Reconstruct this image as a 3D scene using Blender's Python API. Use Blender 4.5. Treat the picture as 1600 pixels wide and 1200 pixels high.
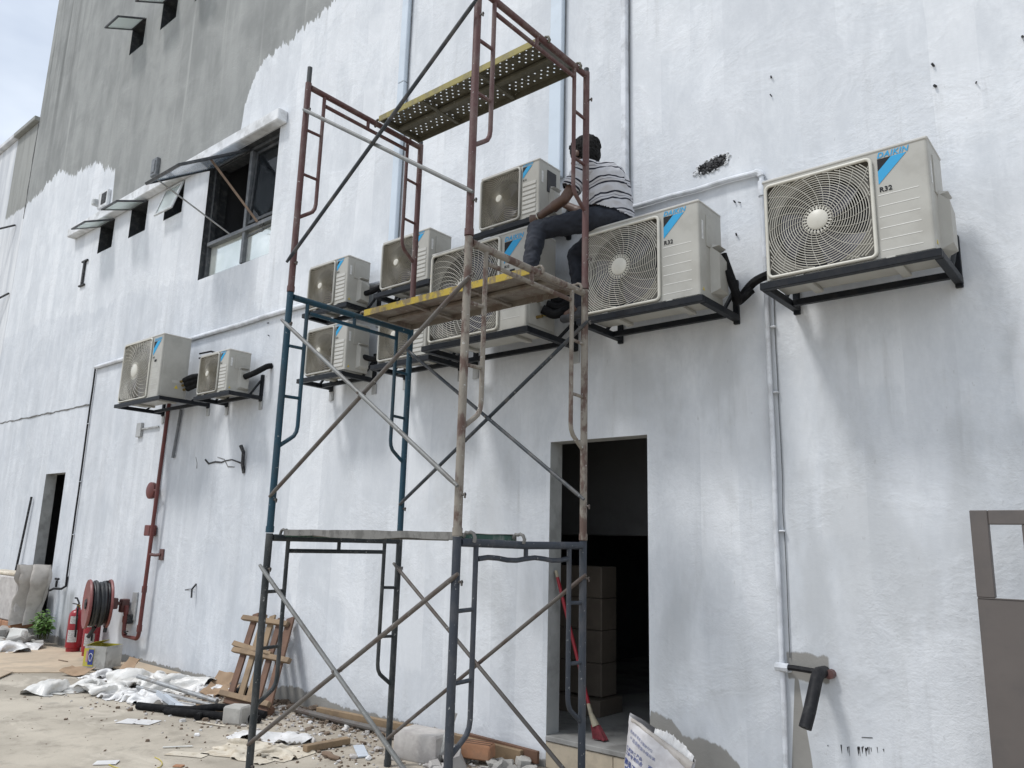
import bpy, math, random
import numpy as np
from mathutils import Vector, Matrix, noise as mnoise

for _o in list(bpy.data.objects):
    bpy.data.objects.remove(_o, do_unlink=True)
scene = bpy.context.scene
col = scene.collection
rnd = random.Random(7)

# ------------------------------------------------------------------ camera
CAM_LENS = 1217.0 / 1600.0 * 36.0
cam_data = bpy.data.cameras.new('camera')
cam_data.sensor_width = 36.0
cam_data.lens = CAM_LENS
cam_data.clip_start = 0.05
cam_data.clip_end = 2000.0
cam = bpy.data.objects.new('camera', cam_data)
col.objects.link(cam)
_z = Vector((155.0, -5900.0, 1217.0)).normalized()
_x = -Vector((-1480.0, 212.0, 1217.0))
_x = (_x - _z * _x.dot(_z)).normalized()
_y = _z.cross(_x)
# rows: image right, image down, forward, expressed in world axes
_right = Vector((_x[0], _y[0], _z[0]))
_down = Vector((_x[1], _y[1], _z[1]))
_fwd = Vector((_x[2], _y[2], _z[2]))
_m = Matrix((( _right[0], -_down[0], -_fwd[0], 0.0),
             ( _right[1], -_down[1], -_fwd[1], -5.0),
             ( _right[2], -_down[2], -_fwd[2], 1.62),
             (0, 0, 0, 1)))
cam.matrix_world = _m
scene.camera = cam

# ------------------------------------------------------------------ sun, sky, exposure
SUN_DIR = Vector((0.30, 0.50, -0.95)).normalized()      # the way the light travels
SUN_EL = math.asin(-SUN_DIR.z)
SUN_AZ = math.atan2(-SUN_DIR.x, -SUN_DIR.y)             # measured from +Y towards +X
sun_data = bpy.data.lights.new('sun', 'SUN')
sun_data.energy = 2.1
sun_data.angle = math.radians(9.0)
sun_data.color = (1.0, 0.985, 0.965)
sun = bpy.data.objects.new('sun', sun_data)
sun.rotation_euler = SUN_DIR.to_track_quat('-Z', 'Y').to_euler()
sun.location = (-8, -12, 20)
col.objects.link(sun)

world = bpy.data.worlds.new('World')
scene.world = world
world.use_nodes = True
wn = world.node_tree
wn.nodes.clear()
w_out = wn.nodes.new('ShaderNodeOutputWorld')
w_bg = wn.nodes.new('ShaderNodeBackground')
w_bg.inputs['Strength'].default_value = 0.120
sky = wn.nodes.new('ShaderNodeTexSky')
sky.sky_type = 'NISHITA'
sky.sun_disc = False
sky.sun_elevation = SUN_EL
sky.sun_rotation = SUN_AZ
sky.air_density = 1.0
sky.dust_density = 2.0
w_co = wn.nodes.new('ShaderNodeTexCoord')
w_map = wn.nodes.new('ShaderNodeMapping')
w_map.inputs['Scale'].default_value = (1.0, 1.0, 2.2)
w_n = wn.nodes.new('ShaderNodeTexNoise')
w_n.inputs['Scale'].default_value = 2.6
w_n.inputs['Detail'].default_value = 5.0
w_n.inputs['Roughness'].default_value = 0.55
w_r = wn.nodes.new('ShaderNodeValToRGB')
w_r.color_ramp.elements[0].position = 0.30
w_r.color_ramp.elements[0].color = (0.55, 0.55, 0.55, 1)
w_r.color_ramp.elements[1].position = 0.62
w_r.color_ramp.elements[1].color = (0.97, 0.97, 0.97, 1)
w_mix = wn.nodes.new('ShaderNodeMixRGB')
w_mix.inputs['Color2'].default_value = (7.9, 8.65, 9.7, 1)      # bright thin cloud
wn.links.new(w_co.outputs['Generated'], w_map.inputs['Vector'])
wn.links.new(w_map.outputs['Vector'], w_n.inputs['Vector'])
wn.links.new(w_n.outputs['Fac'], w_r.inputs['Fac'])
wn.links.new(w_r.outputs['Color'], w_mix.inputs['Fac'])
wn.links.new(sky.outputs['Color'], w_mix.inputs['Color1'])
wn.links.new(w_mix.outputs['Color'], w_bg.inputs['Color'])
wn.links.new(w_bg.outputs['Background'], w_out.inputs['Surface'])

scene.view_settings.view_transform = 'Standard'
scene.view_settings.look = 'None'
scene.view_settings.gamma = 1.0
scene.view_settings.use_curve_mapping = False
scene.view_settings.exposure = -0.03
scene.cycles.max_bounces = 4
scene.cycles.diffuse_bounces = 2
scene.cycles.glossy_bounces = 2

# ------------------------------------------------------------------ node helpers
class NT:
    def __init__(self, name):
        self.m = bpy.data.materials.new(name)
        self.m.use_nodes = True
        self.t = self.m.node_tree
        self.n = self.t.nodes
        self.b = self.n['Principled BSDF']
    def link(self, a, b): self.t.links.new(a, b)
    def put(self, sock, v):
        if v is None: return
        if hasattr(v, 'is_linked') or isinstance(v, bpy.types.NodeSocket): self.link(v, sock)
        else: sock.default_value = v
    def math(self, op, a, b=None, c=None, clamp=False):
        n = self.n.new('ShaderNodeMath'); n.operation = op; n.use_clamp = clamp
        self.put(n.inputs[0], a); self.put(n.inputs[1], b)
        if c is not None: self.put(n.inputs[2], c)
        return n.outputs[0]
    def mix(self, f, a, b, mode='MIX'):
        n = self.n.new('ShaderNodeMixRGB'); n.blend_type = mode
        self.put(n.inputs['Fac'], f)
        self.put(n.inputs['Color1'], a if not isinstance(a, tuple) else (*a[:3], 1))
        self.put(n.inputs['Color2'], b if not isinstance(b, tuple) else (*b[:3], 1))
        return n.outputs['Color']
    def pos(self):
        return self.n.new('ShaderNodeNewGeometry').outputs['Position']
    def obj(self):
        return self.n.new('ShaderNodeTexCoord').outputs['Object']
    def sep(self, v):
        n = self.n.new('ShaderNodeSeparateXYZ'); self.link(v, n.inputs[0]); return n.outputs
    def map(self, v, scale=(1, 1, 1), loc=(0, 0, 0), rot=(0, 0, 0)):
        n = self.n.new('ShaderNodeMapping'); self.link(v, n.inputs['Vector'])
        n.inputs['Scale'].default_value = scale; n.inputs['Location'].default_value = loc
        n.inputs['Rotation'].default_value = rot
        return n.outputs['Vector']
    def noise(self, v, scale, detail=4.0, rough=0.55, dist=0.0):
        n = self.n.new('ShaderNodeTexNoise'); self.link(v, n.inputs['Vector'])
        n.inputs['Scale'].default_value = scale; n.inputs['Detail'].default_value = detail
        n.inputs['Roughness'].default_value = rough; n.inputs['Distortion'].default_value = dist
        return n.outputs['Fac']
    def voro(self, v, scale, feature='F1'):
        n = self.n.new('ShaderNodeTexVoronoi'); self.link(v, n.inputs['Vector'])
        n.feature = feature; n.inputs['Scale'].default_value = scale
        return n.outputs['Distance']
    def ramp(self, f, stops):
        n = self.n.new('ShaderNodeValToRGB'); self.put(n.inputs['Fac'], f)
        e = n.color_ramp.elements
        while len(e) < len(stops): e.new(0.5)
        for i, (p, c) in enumerate(stops):
            e[i].position = p
            e[i].color = (c, c, c, 1) if not isinstance(c, tuple) else (*c[:3], 1)
        return n.outputs['Color']
    def smooth(self, x, lo, hi):
        n = self.n.new('ShaderNodeMapRange'); n.interpolation_type = 'SMOOTHSTEP'
        self.put(n.inputs['Value'], x)
        self.put(n.inputs['From Min'], lo); self.put(n.inputs['From Max'], hi)
        return n.outputs['Result']
    def curve(self, x, pts, x0, x1, y0, y1):
        u = self.math('DIVIDE', self.math('SUBTRACT', x, x0), x1 - x0, clamp=True)
        n = self.n.new('ShaderNodeFloatCurve'); self.link(u, n.inputs['Value'])
        c = n.mapping.curves[0]
        P = [((a - x0) / (x1 - x0), (b - y0) / (y1 - y0)) for a, b in pts]
        while len(c.points) < len(P): c.points.new(0.5, 0.5)
        for q, p in zip(c.points, P):
            q.location = p; q.handle_type = 'VECTOR'
        n.mapping.update()
        return self.math('ADD', self.math('MULTIPLY', n.outputs['Value'], y1 - y0), y0)
    def bump(self, h, strength=0.3, dist=0.01, normal=None):
        n = self.n.new('ShaderNodeBump'); self.put(n.inputs['Height'], h)
        n.inputs['Strength'].default_value = strength; n.inputs['Distance'].default_value = dist
        if normal is not None: self.link(normal, n.inputs['Normal'])
        return n.outputs['Normal']
    def done(self, color, rough=0.6, normal=None, metal=0.0, **kw):
        self.put(self.b.inputs['Base Color'], color if not isinstance(color, tuple) else (*color[:3], 1))
        self.put(self.b.inputs['Roughness'], rough)
        self.put(self.b.inputs['Metallic'], metal)
        if normal is not None: self.link(normal, self.b.inputs['Normal'])
        for k, v in kw.items(): self.put(self.b.inputs[k], v)
        return self.m

def pmat(name, base, dirt=None, amount=0.5, scale=6.0, rough=0.6, bump=0.15, bscale=60.0, metal=0.0, var=0.12, lo=0.45, hi=0.65, bdist=0.004, **kw):
    """painted / plain surface with tone variation, dirt or wear patches and fine relief"""
    t = NT(name)
    v = t.obj()
    f = t.noise(v, scale * 0.6, 4)
    c = t.mix(t.smooth(f, 0.3, 0.7), tuple(x * (1 - var) for x in base), tuple(min(1, x * (1 + var)) for x in base))
    if dirt is not None:
        d = t.noise(v, scale, 6, 0.62)
        k = t.math('MULTIPLY', t.smooth(d, lo, hi), amount)
        c = t.mix(k, c, dirt)
    n = t.bump(t.noise(v, bscale, 4), bump, bdist)
    return t.done(c, rough, n, metal, **kw)

# ------------------------------------------------------------------ mesh helpers
def origin_of(p):
    o = Vector((0, 0, 0))
    while p is not None:
        o += p.location
        p = p.parent
    return o

class MB:
    def __init__(self): self.v = []; self.f = []
    def add(self, verts, faces):
        b = len(self.v)
        self.v.extend([tuple(x) for x in verts])
        self.f.extend([tuple(i + b for i in q) for q in faces])
        return self
    def box(self, c, s, ch=0.0, rot=None):
        hx, hy, hz = s[0] / 2, s[1] / 2, s[2] / 2
        M = rot if rot is not None else Matrix.Identity(3)
        C = Vector(c)
        if ch <= 0:
            vs = [C + M @ Vector((x, y, z)) for x in (-hx, hx) for y in (-hy, hy) for z in (-hz, hz)]
            fs = [(0, 1, 3, 2), (4, 6, 7, 5), (0, 4, 5, 1), (2, 3, 7, 6), (0, 2, 6, 4), (1, 5, 7, 3)]
            return self.add(vs, fs)
        ch = min(ch, hx * .9, hy * .9, hz * .9)
        vs = []; idx = {}
        for sx in (-1, 1):
            for sy in (-1, 1):
                for sz in (-1, 1):
                    for a in range(3):
                        p = [sx * (hx - ch), sy * (hy - ch), sz * (hz - ch)]
                        p[a] = (sx * hx, sy * hy, sz * hz)[a]
                        idx[(sx, sy, sz, a)] = len(vs)
                        vs.append(C + M @ Vector(p))
        fs = []
        for a in range(3):
            b, d = (a + 1) % 3, (a + 2) % 3
            for s_ in (-1, 1):
                q = []
                for (u, w) in ((-1, -1), (1, -1), (1, 1), (-1, 1)):
                    k = [0, 0, 0]; k[a] = s_; k[b] = u; k[d] = w
                    q.append(idx[(k[0], k[1], k[2], a)])
                fs.append(tuple(q if s_ > 0 else q[::-1]))
        for a in range(3):
            b, d = (a + 1) % 3, (a + 2) % 3
            for u in (-1, 1):
                for w in (-1, 1):
                    def key(sa, ax):
                        k = [0, 0, 0]; k[a] = sa; k[b] = u; k[d] = w
                        return idx[(k[0], k[1], k[2], ax)]
                    q = (key(-1, b), key(1, b), key(1, d), key(-1, d))
                    fs.append(q if u * w > 0 else q[::-1])
        for sx in (-1, 1):
            for sy in (-1, 1):
                for sz in (-1, 1):
                    q = (idx[(sx, sy, sz, 0)], idx[(sx, sy, sz, 1)], idx[(sx, sy, sz, 2)])
                    fs.append(q if sx * sy * sz > 0 else q[::-1])
        return self.add(vs, fs)
    def bar(self, a, b, w, h, ch=0.0, up=(0, 0, 1)):
        a = Vector(a); b = Vector(b); d = (b - a); L = d.length; x = d / L
        u = Vector(up); y = u.cross(x)
        if y.length < 1e-4: y = Vector((0, 1, 0)).cross(x)
        y.normalize(); z = x.cross(y)
        M = Matrix((x, y, z)).transposed()
        return self.box((a + b) / 2, (L, w, h), ch, M)
    def tube(self, pts, r, n=10, radii=None, caps=True, closed=False):
        P = [Vector(p) for p in pts]
        m = len(P); R = radii or [r] * m
        vs = []; fs = []
        t0 = ((P[1] - P[0]) if not closed else (P[1] - P[-1])).normalized()
        ref = Vector((0, 0, 1)) if abs(t0.z) < 0.9 else Vector((1, 0, 0))
        nrm = (ref - t0 * ref.dot(t0)).normalized()
        for i in range(m):
            if closed: t = (P[(i + 1) % m] - P[i - 1]).normalized()
            elif i == 0: t = (P[1] - P[0]).normalized()
            elif i == m - 1: t = (P[-1] - P[-2]).normalized()
            else: t = ((P[i + 1] - P[i]).normalized() + (P[i] - P[i - 1]).normalized()).normalized()
            nrm = (nrm - t * nrm.dot(t)).normalized()
            bi = t.cross(nrm)
            k = 1.0
            for j in range(n):
                a = 2 * math.pi * j / n
                vs.append(P[i] + (nrm * math.cos(a) + bi * math.sin(a)) * R[i] * k)
        for i in range(m if closed else m - 1):
            i2 = (i + 1) % m
            for j in range(n):
                j2 = (j + 1) % n
                fs.append((i * n + j, i * n + j2, i2 * n + j2, i2 * n + j))
        if caps and not closed:
            fs.append(tuple(range(n))[::-1]); fs.append(tuple((m - 1) * n + j for j in range(n)))
        return self.add(vs, fs)
    def lathe(self, prof, n=24, c=(0, 0, 0), axis=(0, 0, 1), close=True):
        z = Vector(axis).normalized()
        x = Vector((1, 0, 0)) if abs(z.x) < 0.9 else Vector((0, 1, 0))
        x = (x - z * x.dot(z)).normalized(); y = z.cross(x); C = Vector(c)
        vs = []; fs = []
        for r, h in prof:
            for j in range(n):
                a = 2 * math.pi * j / n
                vs.append(C + z * h + (x * math.cos(a) + y * math.sin(a)) * r)
        m = len(prof)
        for i in range(m - 1):
            for j in range(n):
                j2 = (j + 1) % n
                fs.append((i * n + j, i * n + j2, (i + 1) * n + j2, (i + 1) * n + j))
        if close:
            fs.append(tuple(range(n))[::-1]); fs.append(tuple((m - 1) * n + j for j in range(n)))
        return self.add(vs, fs)
    def prism(self, poly, d, o=(0, 0, 0), u=(1, 0, 0), v=(0, 0, 1), w=(0, 1, 0)):
        """polygon in (u, v) extruded by d along w"""
        O = Vector(o); U = Vector(u); V = Vector(v); W = Vector(w); n = len(poly)
        vs = [O + U * a + V * b for a, b in poly] + [O + U * a + V * b + W * d for a, b in poly]
        fs = [tuple(range(n)), tuple(range(2 * n - 1, n - 1, -1))]
        for i in range(n):
            j = (i + 1) % n
            fs.append((i, i + n, j + n, j))
        return self.add(vs, fs)
    def mesh(self, name, material, off=None, angle=35.0):
        me = bpy.data.meshes.new(name)
        vs = self.v if off is None else [(a - off[0], b - off[1], c - off[2]) for a, b, c in self.v]
        me.from_pydata(vs, [], self.f)
        me.validate(clean_customdata=False)
        import bmesh
        bm = bmesh.new(); bm.from_mesh(me)
        bmesh.ops.recalc_face_normals(bm, faces=bm.faces)
        bm.to_mesh(me); bm.free()
        if material is not None: me.materials.append(material)
        me.shade_smooth()
        me.set_sharp_from_angle(angle=math.radians(angle))
        return me
    def build(self, name, material, parent=None, angle=35.0):
        me = self.mesh(name, material, origin_of(parent) if parent is not None else None, angle)
        o = bpy.data.objects.new(name, me)
        col.objects.link(o)
        if parent is not None: o.parent = parent
        return o
    def build_at(self, name, material, loc, angle=35.0):
        """a top-level mesh with its origin at loc"""
        me = self.mesh(name, material, Vector(loc), angle)
        o = bpy.data.objects.new(name, me); o.location = loc
        col.objects.link(o)
        return o

def from_mesh(name, me, parent):
    o = bpy.data.objects.new(name, me); col.objects.link(o); o.parent = parent
    return o

def empty(name, loc):
    o = bpy.data.objects.new(name, None); o.location = loc; o.empty_display_size = 0.1
    col.objects.link(o)
    return o

def tag(o, label=None, cat=None, group=None, kind=None):
    if label: o['label'] = label
    if cat: o['category'] = cat
    if group: o['group'] = group
    if kind: o['kind'] = kind
    return o

def arc(c, r, a0, a1, n, u, v):
    C = Vector(c); U = Vector(u); V = Vector(v)
    return [C + U * (r * math.cos(a0 + (a1 - a0) * i / n)) + V * (r * math.sin(a0 + (a1 - a0) * i / n)) for i in range(n + 1)]

def text_mesh(s, size, shear=0.0, offset=0.0, xs=1.0):
    """flat outline mesh of a string; returns verts and faces in (u, v)"""
    cu = bpy.data.curves.new('lettering', 'FONT')
    cu.body = s; cu.size = size; cu.shear = shear; cu.offset = offset; cu.resolution_u = 2; cu.space_character = 1.08
    o = bpy.data.objects.new('lettering', cu)
    col.objects.link(o)
    dg = bpy.context.evaluated_depsgraph_get()
    me = bpy.data.meshes.new_from_object(o.evaluated_get(dg))
    vs = [(v.co.x * xs, v.co.y) for v in me.vertices]
    fs = [tuple(p.vertices) for p in me.polygons]
    bpy.data.objects.remove(o, do_unlink=True)
    bpy.data.meshes.remove(me); bpy.data.curves.remove(cu)
    return vs, fs

# ================================================================== materials of the place
def wall_material():
    t = NT('wall_plaster_paint')
    P = t.pos(); X, Y, Z = t.sep(P)
    # ragged brush edges
    e1 = t.math('MULTIPLY', t.math('SUBTRACT', t.noise(t.map(P, (7, 1, 1.1)), 1.0, 5, 0.6), 0.5), 0.55)
    e2 = t.math('MULTIPLY', t.math('SUBTRACT', t.noise(t.map(P, (19, 1, 3.5)), 1.0, 3, 0.6), 0.5), 0.26)
    edge = t.math('ADD', e1, e2)
    zb = t.curve(X, [(-20, 8.3), (-18.8, 8.27), (-18.0, 8.2), (-16.77, 8.33), (-16.08, 8.5), (-15.67, 8.46), (-15.2, 8.2),
                     (-14.43, 8.16), (-14.1, 8.15), (-13.7, 7.9), (-13.2, 7.75), (-13.1, 6.6), (-9.2, 6.6), (-9.14, 7.45),
                     (-9.0, 7.75), (-8.73, 7.94), (-8.24, 8.0), (-7.7, 8.06), (-7.3, 8.15), (-6.9, 8.3), (-6.0, 9.0), (-4.0, 11.5), (0, 14)],
                 -20, 0, 6, 15)
    bare_hi = t.smooth(t.math('SUBTRACT', Z, t.math('ADD', zb, edge)), -0.012, 0.012)
    bare_hi = t.math('MULTIPLY', bare_hi, t.smooth(Z, 6.80, 6.82))
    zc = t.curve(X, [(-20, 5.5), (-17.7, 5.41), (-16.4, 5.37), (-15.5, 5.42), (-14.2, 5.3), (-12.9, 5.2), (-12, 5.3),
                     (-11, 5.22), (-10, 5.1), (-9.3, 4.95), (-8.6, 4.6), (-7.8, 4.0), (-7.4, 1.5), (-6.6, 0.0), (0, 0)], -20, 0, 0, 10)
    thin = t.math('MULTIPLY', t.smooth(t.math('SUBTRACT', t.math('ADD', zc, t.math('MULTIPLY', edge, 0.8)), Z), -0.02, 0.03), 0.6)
    # trowelled mottling, roller lanes and brush strokes, several sizes
    s1 = t.noise(t.map(P, (2.4, 1, 0.36)), 1.0, 4, 0.62, 0.3)
    s2 = t.noise(t.map(P, (6.0, 1, 2.4), rot=(0, 0.35, 0)), 1.0, 4, 0.65, 0.4)
    s3 = t.noise(t.map(P, (1.0, 1, 1.0), rot=(0, 0.5, 0)), 1.3, 5, 0.62, 0.5)
    s4 = t.noise(t.map(P, (34, 1, 16)), 1.0, 3, 0.6)
    strokes = t.math('ADD', t.math('MULTIPLY', s1, 0.26), t.math('MULTIPLY', s2, 0.28))
    strokes = t.math('ADD', strokes, t.math('MULTIPLY', s3, 0.32))
    strokes = t.math('ADD', strokes, t.math('MULTIPLY', s4, 0.14))
    k = t.smooth(strokes, 0.38, 0.62)
    white = t.mix(k, (0.605, 0.632, 0.664), (0.757, 0.780, 0.808))
    # overlapping roller lanes, a roller wide, ending where the arm ended
    lx = t.math('SNAP', t.math('ADD', X, t.math('MULTIPLY', s1, 0.10)), 0.27)
    cv = t.n.new('ShaderNodeCombineXYZ'); t.put(cv.inputs[0], t.math('MULTIPLY', lx, 5.3)); t.put(cv.inputs[2], t.math('MULTIPLY', t.math('ADD', Z, t.math('MULTIPLY', s2, 0.25)), 0.62))
    ln = t.noise(cv.outputs[0], 1.0, 2, 0.5)
    white = t.mix(t.math('MULTIPLY', t.smooth(ln, 0.50, 0.54), 0.24), white, (0.56, 0.58, 0.61))
    white = t.mix(t.math('MULTIPLY', t.smooth(ln, 0.44, 0.41), 0.30), white, (0.81, 0.825, 0.845))
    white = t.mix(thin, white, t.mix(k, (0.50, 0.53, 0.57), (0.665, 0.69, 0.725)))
    # patchy thin coat on the right-hand bays, shade below the units painted in
    patchn = t.noise(t.map(P, (1.5, 1, 0.6), loc=(3.3, 0, 1.7)), 1.0, 4, 0.6, 0.5)
    bays = t.math('MULTIPLY', t.smooth(X, -7.6, -4.5), t.smooth(Z, 3.5, 2.9))
    pt = t.math('MULTIPLY', t.math('MULTIPLY', t.smooth(t.math('ADD', patchn, t.math('MULTIPLY', t.math('SUBTRACT', s2, 0.5), 0.25)), 0.46, 0.66), bays), 0.50)
    white = t.mix(pt, white, (0.44, 0.455, 0.465))
    # dirt runs
    d1 = t.noise(t.map(P, (8, 1, 0.5), loc=(1.3, 0, 0.4)), 1.0, 5, 0.68)
    dirt = t.math('MULTIPLY', t.math('MULTIPLY', t.smooth(d1, 0.54, 0.76), t.smooth(s3, 0.42, 0.60)), 0.40)
    white = t.mix(dirt, white, (0.40, 0.405, 0.40))
    spk = t.math('MULTIPLY', t.smooth(s4, 0.64, 0.76), 0.30)
    white = t.mix(spk, white, (0.30, 0.305, 0.30))
    # long brushed lanes on the far bays
    lane = t.noise(t.map(P, (4.2, 1, 0.20), loc=(0, 0, 3)), 1.0, 4, 0.62)
    lk = t.math('MULTIPLY', t.math('MULTIPLY', t.smooth(lane, 0.44, 0.62), t.smooth(X, -6.4, -8.2)), t.smooth(Z, 6.2, 4.4))
    white = t.mix(t.math('MULTIPLY', lk, 0.28), white, (0.46, 0.48, 0.505))
    # damp run below the tap
    wet = t.math('MULTIPLY', t.smooth(t.math('ADD', t.math('ABSOLUTE', t.math('SUBTRACT', X, -12.72)), t.math('MULTIPLY', e1, 0.5)), 0.30, 0.10), t.smooth(Z, 0.86, 0.70))
    white = t.mix(t.math('MULTIPLY', t.math('MULTIPLY', wet, t.smooth(s1, 0.35, 0.6)), 0.75), white, (0.25, 0.26, 0.26))
    # bare plaster
    g1 = t.noise(t.map(P, (1.8, 1, 0.40)), 1.0, 4, 0.62, 0.4)
    g2 = t.noise(t.map(P, (5, 1, 0.18), loc=(4, 0, 0)), 1.0, 4, 0.6)
    grey = t.mix(t.smooth(t.math('ADD', t.math('MULTIPLY', g1, 0.5), t.math('MULTIPLY', s3, 0.5)), 0.36, 0.64), (0.248, 0.256, 0.250), (0.350, 0.358, 0.348))
    grey = t.mix(t.math('MULTIPLY', t.smooth(g2, 0.58, 0.74), 0.5), grey, (0.46, 0.465, 0.45))
    g3 = t.noise(t.map(P, (3.0, 1, 0.16), loc=(9, 0, 2)), 1.0, 5, 0.6)
    cornerd = t.math('MULTIPLY', t.smooth(X, -14.6, -17.4), t.smooth(Z, 8.2, 11.5))
    grey = t.mix(t.math('MULTIPLY', t.smooth(g3, 0.45, 0.66), t.math('ADD', 0.10, t.math('MULTIPLY', cornerd, 0.85))), grey, (0.125, 0.13, 0.125))
    c = t.mix(bare_hi, white, grey)
    # unpainted render along the foot of the wall and beside the conduit
    zl = t.curve(X, [(-20, 0.10), (-13, 0.10), (-9, 0.06), (-7.4, 0.08), (-7.0, 0.17), (-6.2, 0.08), (-4.8, 0.08), (-3.8, 0.05),
                     (-2.92, 0.10), (-2.90, 0.52), (-2.74, 0.52), (-2.71, 0.40), (-2.37, 0.40), (-2.26, 0.30), (-2.1, 0.10), (-1.94, 0.02),
                     (-1.935, 0.98), (-1.80, 0.95), (-1.795, 0.0), (0, 0)], -20, 0, 0, 1.2)
    low = t.smooth(t.math('SUBTRACT', t.math('ADD', zl, t.math('MULTIPLY', edge, 0.22)), Z), -0.008, 0.008)
    hx = t.math('ABSOLUTE', t.math('SUBTRACT', X, -1.80)); hz = t.math('ABSOLUTE', t.math('SUBTRACT', Z, 0.93))
    hk = t.math('MULTIPLY', t.smooth(t.math('ADD', hx, t.math('MULTIPLY', e1, 0.12)), 0.135, 0.12), t.smooth(t.math('ADD', hz, t.math('MULTIPLY', e1, 0.2)), 0.085, 0.07))
    low = t.math('MAXIMUM', low, hk)
    render_c = t.mix(t.noise(P, 7, 6, 0.65), (0.25, 0.242, 0.222), (0.37, 0.358, 0.335))
    c = t.mix(low, c, render_c)
    # relief: trowelled lumps, roller stipple, coat thickness
    h = t.math('MULTIPLY', t.noise(t.map(P, (1, 1, 1.5), rot=(0, 0.3, 0)), 8, 6, 0.66, 0.5), 1.15)
    h = t.math('ADD', h, t.math('MULTIPLY', t.noise(P, 62, 3, 0.62, 0.4), 0.42))
    h = t.math('SUBTRACT', h, t.math('MULTIPLY', t.math('MAXIMUM', bare_hi, low), 0.45))
    rough_k = t.math('ADD', 0.25, t.math('MULTIPLY', t.smooth(s3, 0.42, 0.62), 0.95))
    n = t.bump(t.math('MULTIPLY', h, rough_k), 0.42, 0.012)
    return t.done(c, 0.88, n, 0.0, **{'Specular IOR Level': 0.25})

M = {}
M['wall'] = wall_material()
M['ledge'] = pmat('white_ledge_paint', (0.72, 0.735, 0.75), (0.36, 0.36, 0.35), 0.5, 5, 0.85, 0.4, 40)
M['reveal'] = pmat('reveal_plaster', (0.42, 0.43, 0.42), (0.22, 0.22, 0.21), 0.5, 5, 0.9, 0.4, 40)
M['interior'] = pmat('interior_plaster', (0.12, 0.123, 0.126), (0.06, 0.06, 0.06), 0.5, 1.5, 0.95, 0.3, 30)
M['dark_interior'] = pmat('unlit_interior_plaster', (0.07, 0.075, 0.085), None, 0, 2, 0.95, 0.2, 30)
M['ifloor'] = pmat('interior_floor_screed', (0.34, 0.335, 0.32), (0.17, 0.165, 0.155), 0.7, 3, 0.8, 0.2, 50)
M['tile'] = pmat('beige_step_tile', (0.50, 0.43, 0.33), (0.30, 0.26, 0.20), 0.4, 8, 0.35, 0.05, 40, var=0.06)
M['itile'] = pmat('brown_wall_tile', (0.155, 0.130, 0.105), (0.10, 0.085, 0.07), 0.4, 6, 0.45, 0.05, 40, var=0.08)
M['alu'] = pmat('dark_window_frame', (0.045, 0.050, 0.056), (0.20, 0.20, 0.20), 0.3, 14, 0.45, 0.05, 60)
M['alu_grey'] = pmat('grey_window_bar', (0.13, 0.14, 0.15), (0.3, 0.3, 0.3), 0.3, 14, 0.45, 0.05, 60)
M['alu_white'] = pmat('white_sash_edge', (0.55, 0.57, 0.57), (0.2, 0.2, 0.2), 0.4, 14, 0.5, 0.05, 60)
M['film'] = pmat('reflective_pane_film', (0.86, 0.92, 0.86), (0.74, 0.80, 0.74), 0.5, 3, 0.12, 0.01, 4, metal=0.55)
M['wood_prop'] = pmat('brown_prop_wood', (0.20, 0.135, 0.09), (0.1, 0.07, 0.05), 0.5, 12, 0.7, 0.3, 80)
M['steel'] = pmat('galvanised_steel', (0.36, 0.37, 0.375), (0.20, 0.17, 0.14), 0.55, 14, 0.5, 0.15, 90, metal=0.35)
M['wall_dark'] = pmat('dark_stub', (0.015, 0.015, 0.017), (0.15, 0.15, 0.15), 0.5, 30, 0.7, 0.5, 60)
M['crack'] = pmat('old_mortar_seam', (0.16, 0.16, 0.155), (0.35, 0.35, 0.35), 0.5, 20, 0.95, 0.5, 60)
def glass_mat(name, tint, alpha, rough=0.05):
    t = NT(name)
    t.done(tint, rough, None, 0.0, **{'Alpha': alpha, 'Specular IOR Level': 0.6})
    return t.m
M['glass'] = glass_mat('sky_toned_glass', (0.33, 0.41, 0.50), 0.55)  # sky reflection is put into the blue of the pane
def frost_mat():
    t = NT('frosted_glass')
    return t.done((0.86, 0.92, 0.90), 0.45, None, 0.0, **{'Transmission Weight': 0.75, 'IOR': 1.1, 'Specular IOR Level': 0.4})
M['glass_frost'] = frost_mat()
M['glass_dark'] = glass_mat('dark_clear_glass', (0.02, 0.025, 0.03), 0.35)

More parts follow.
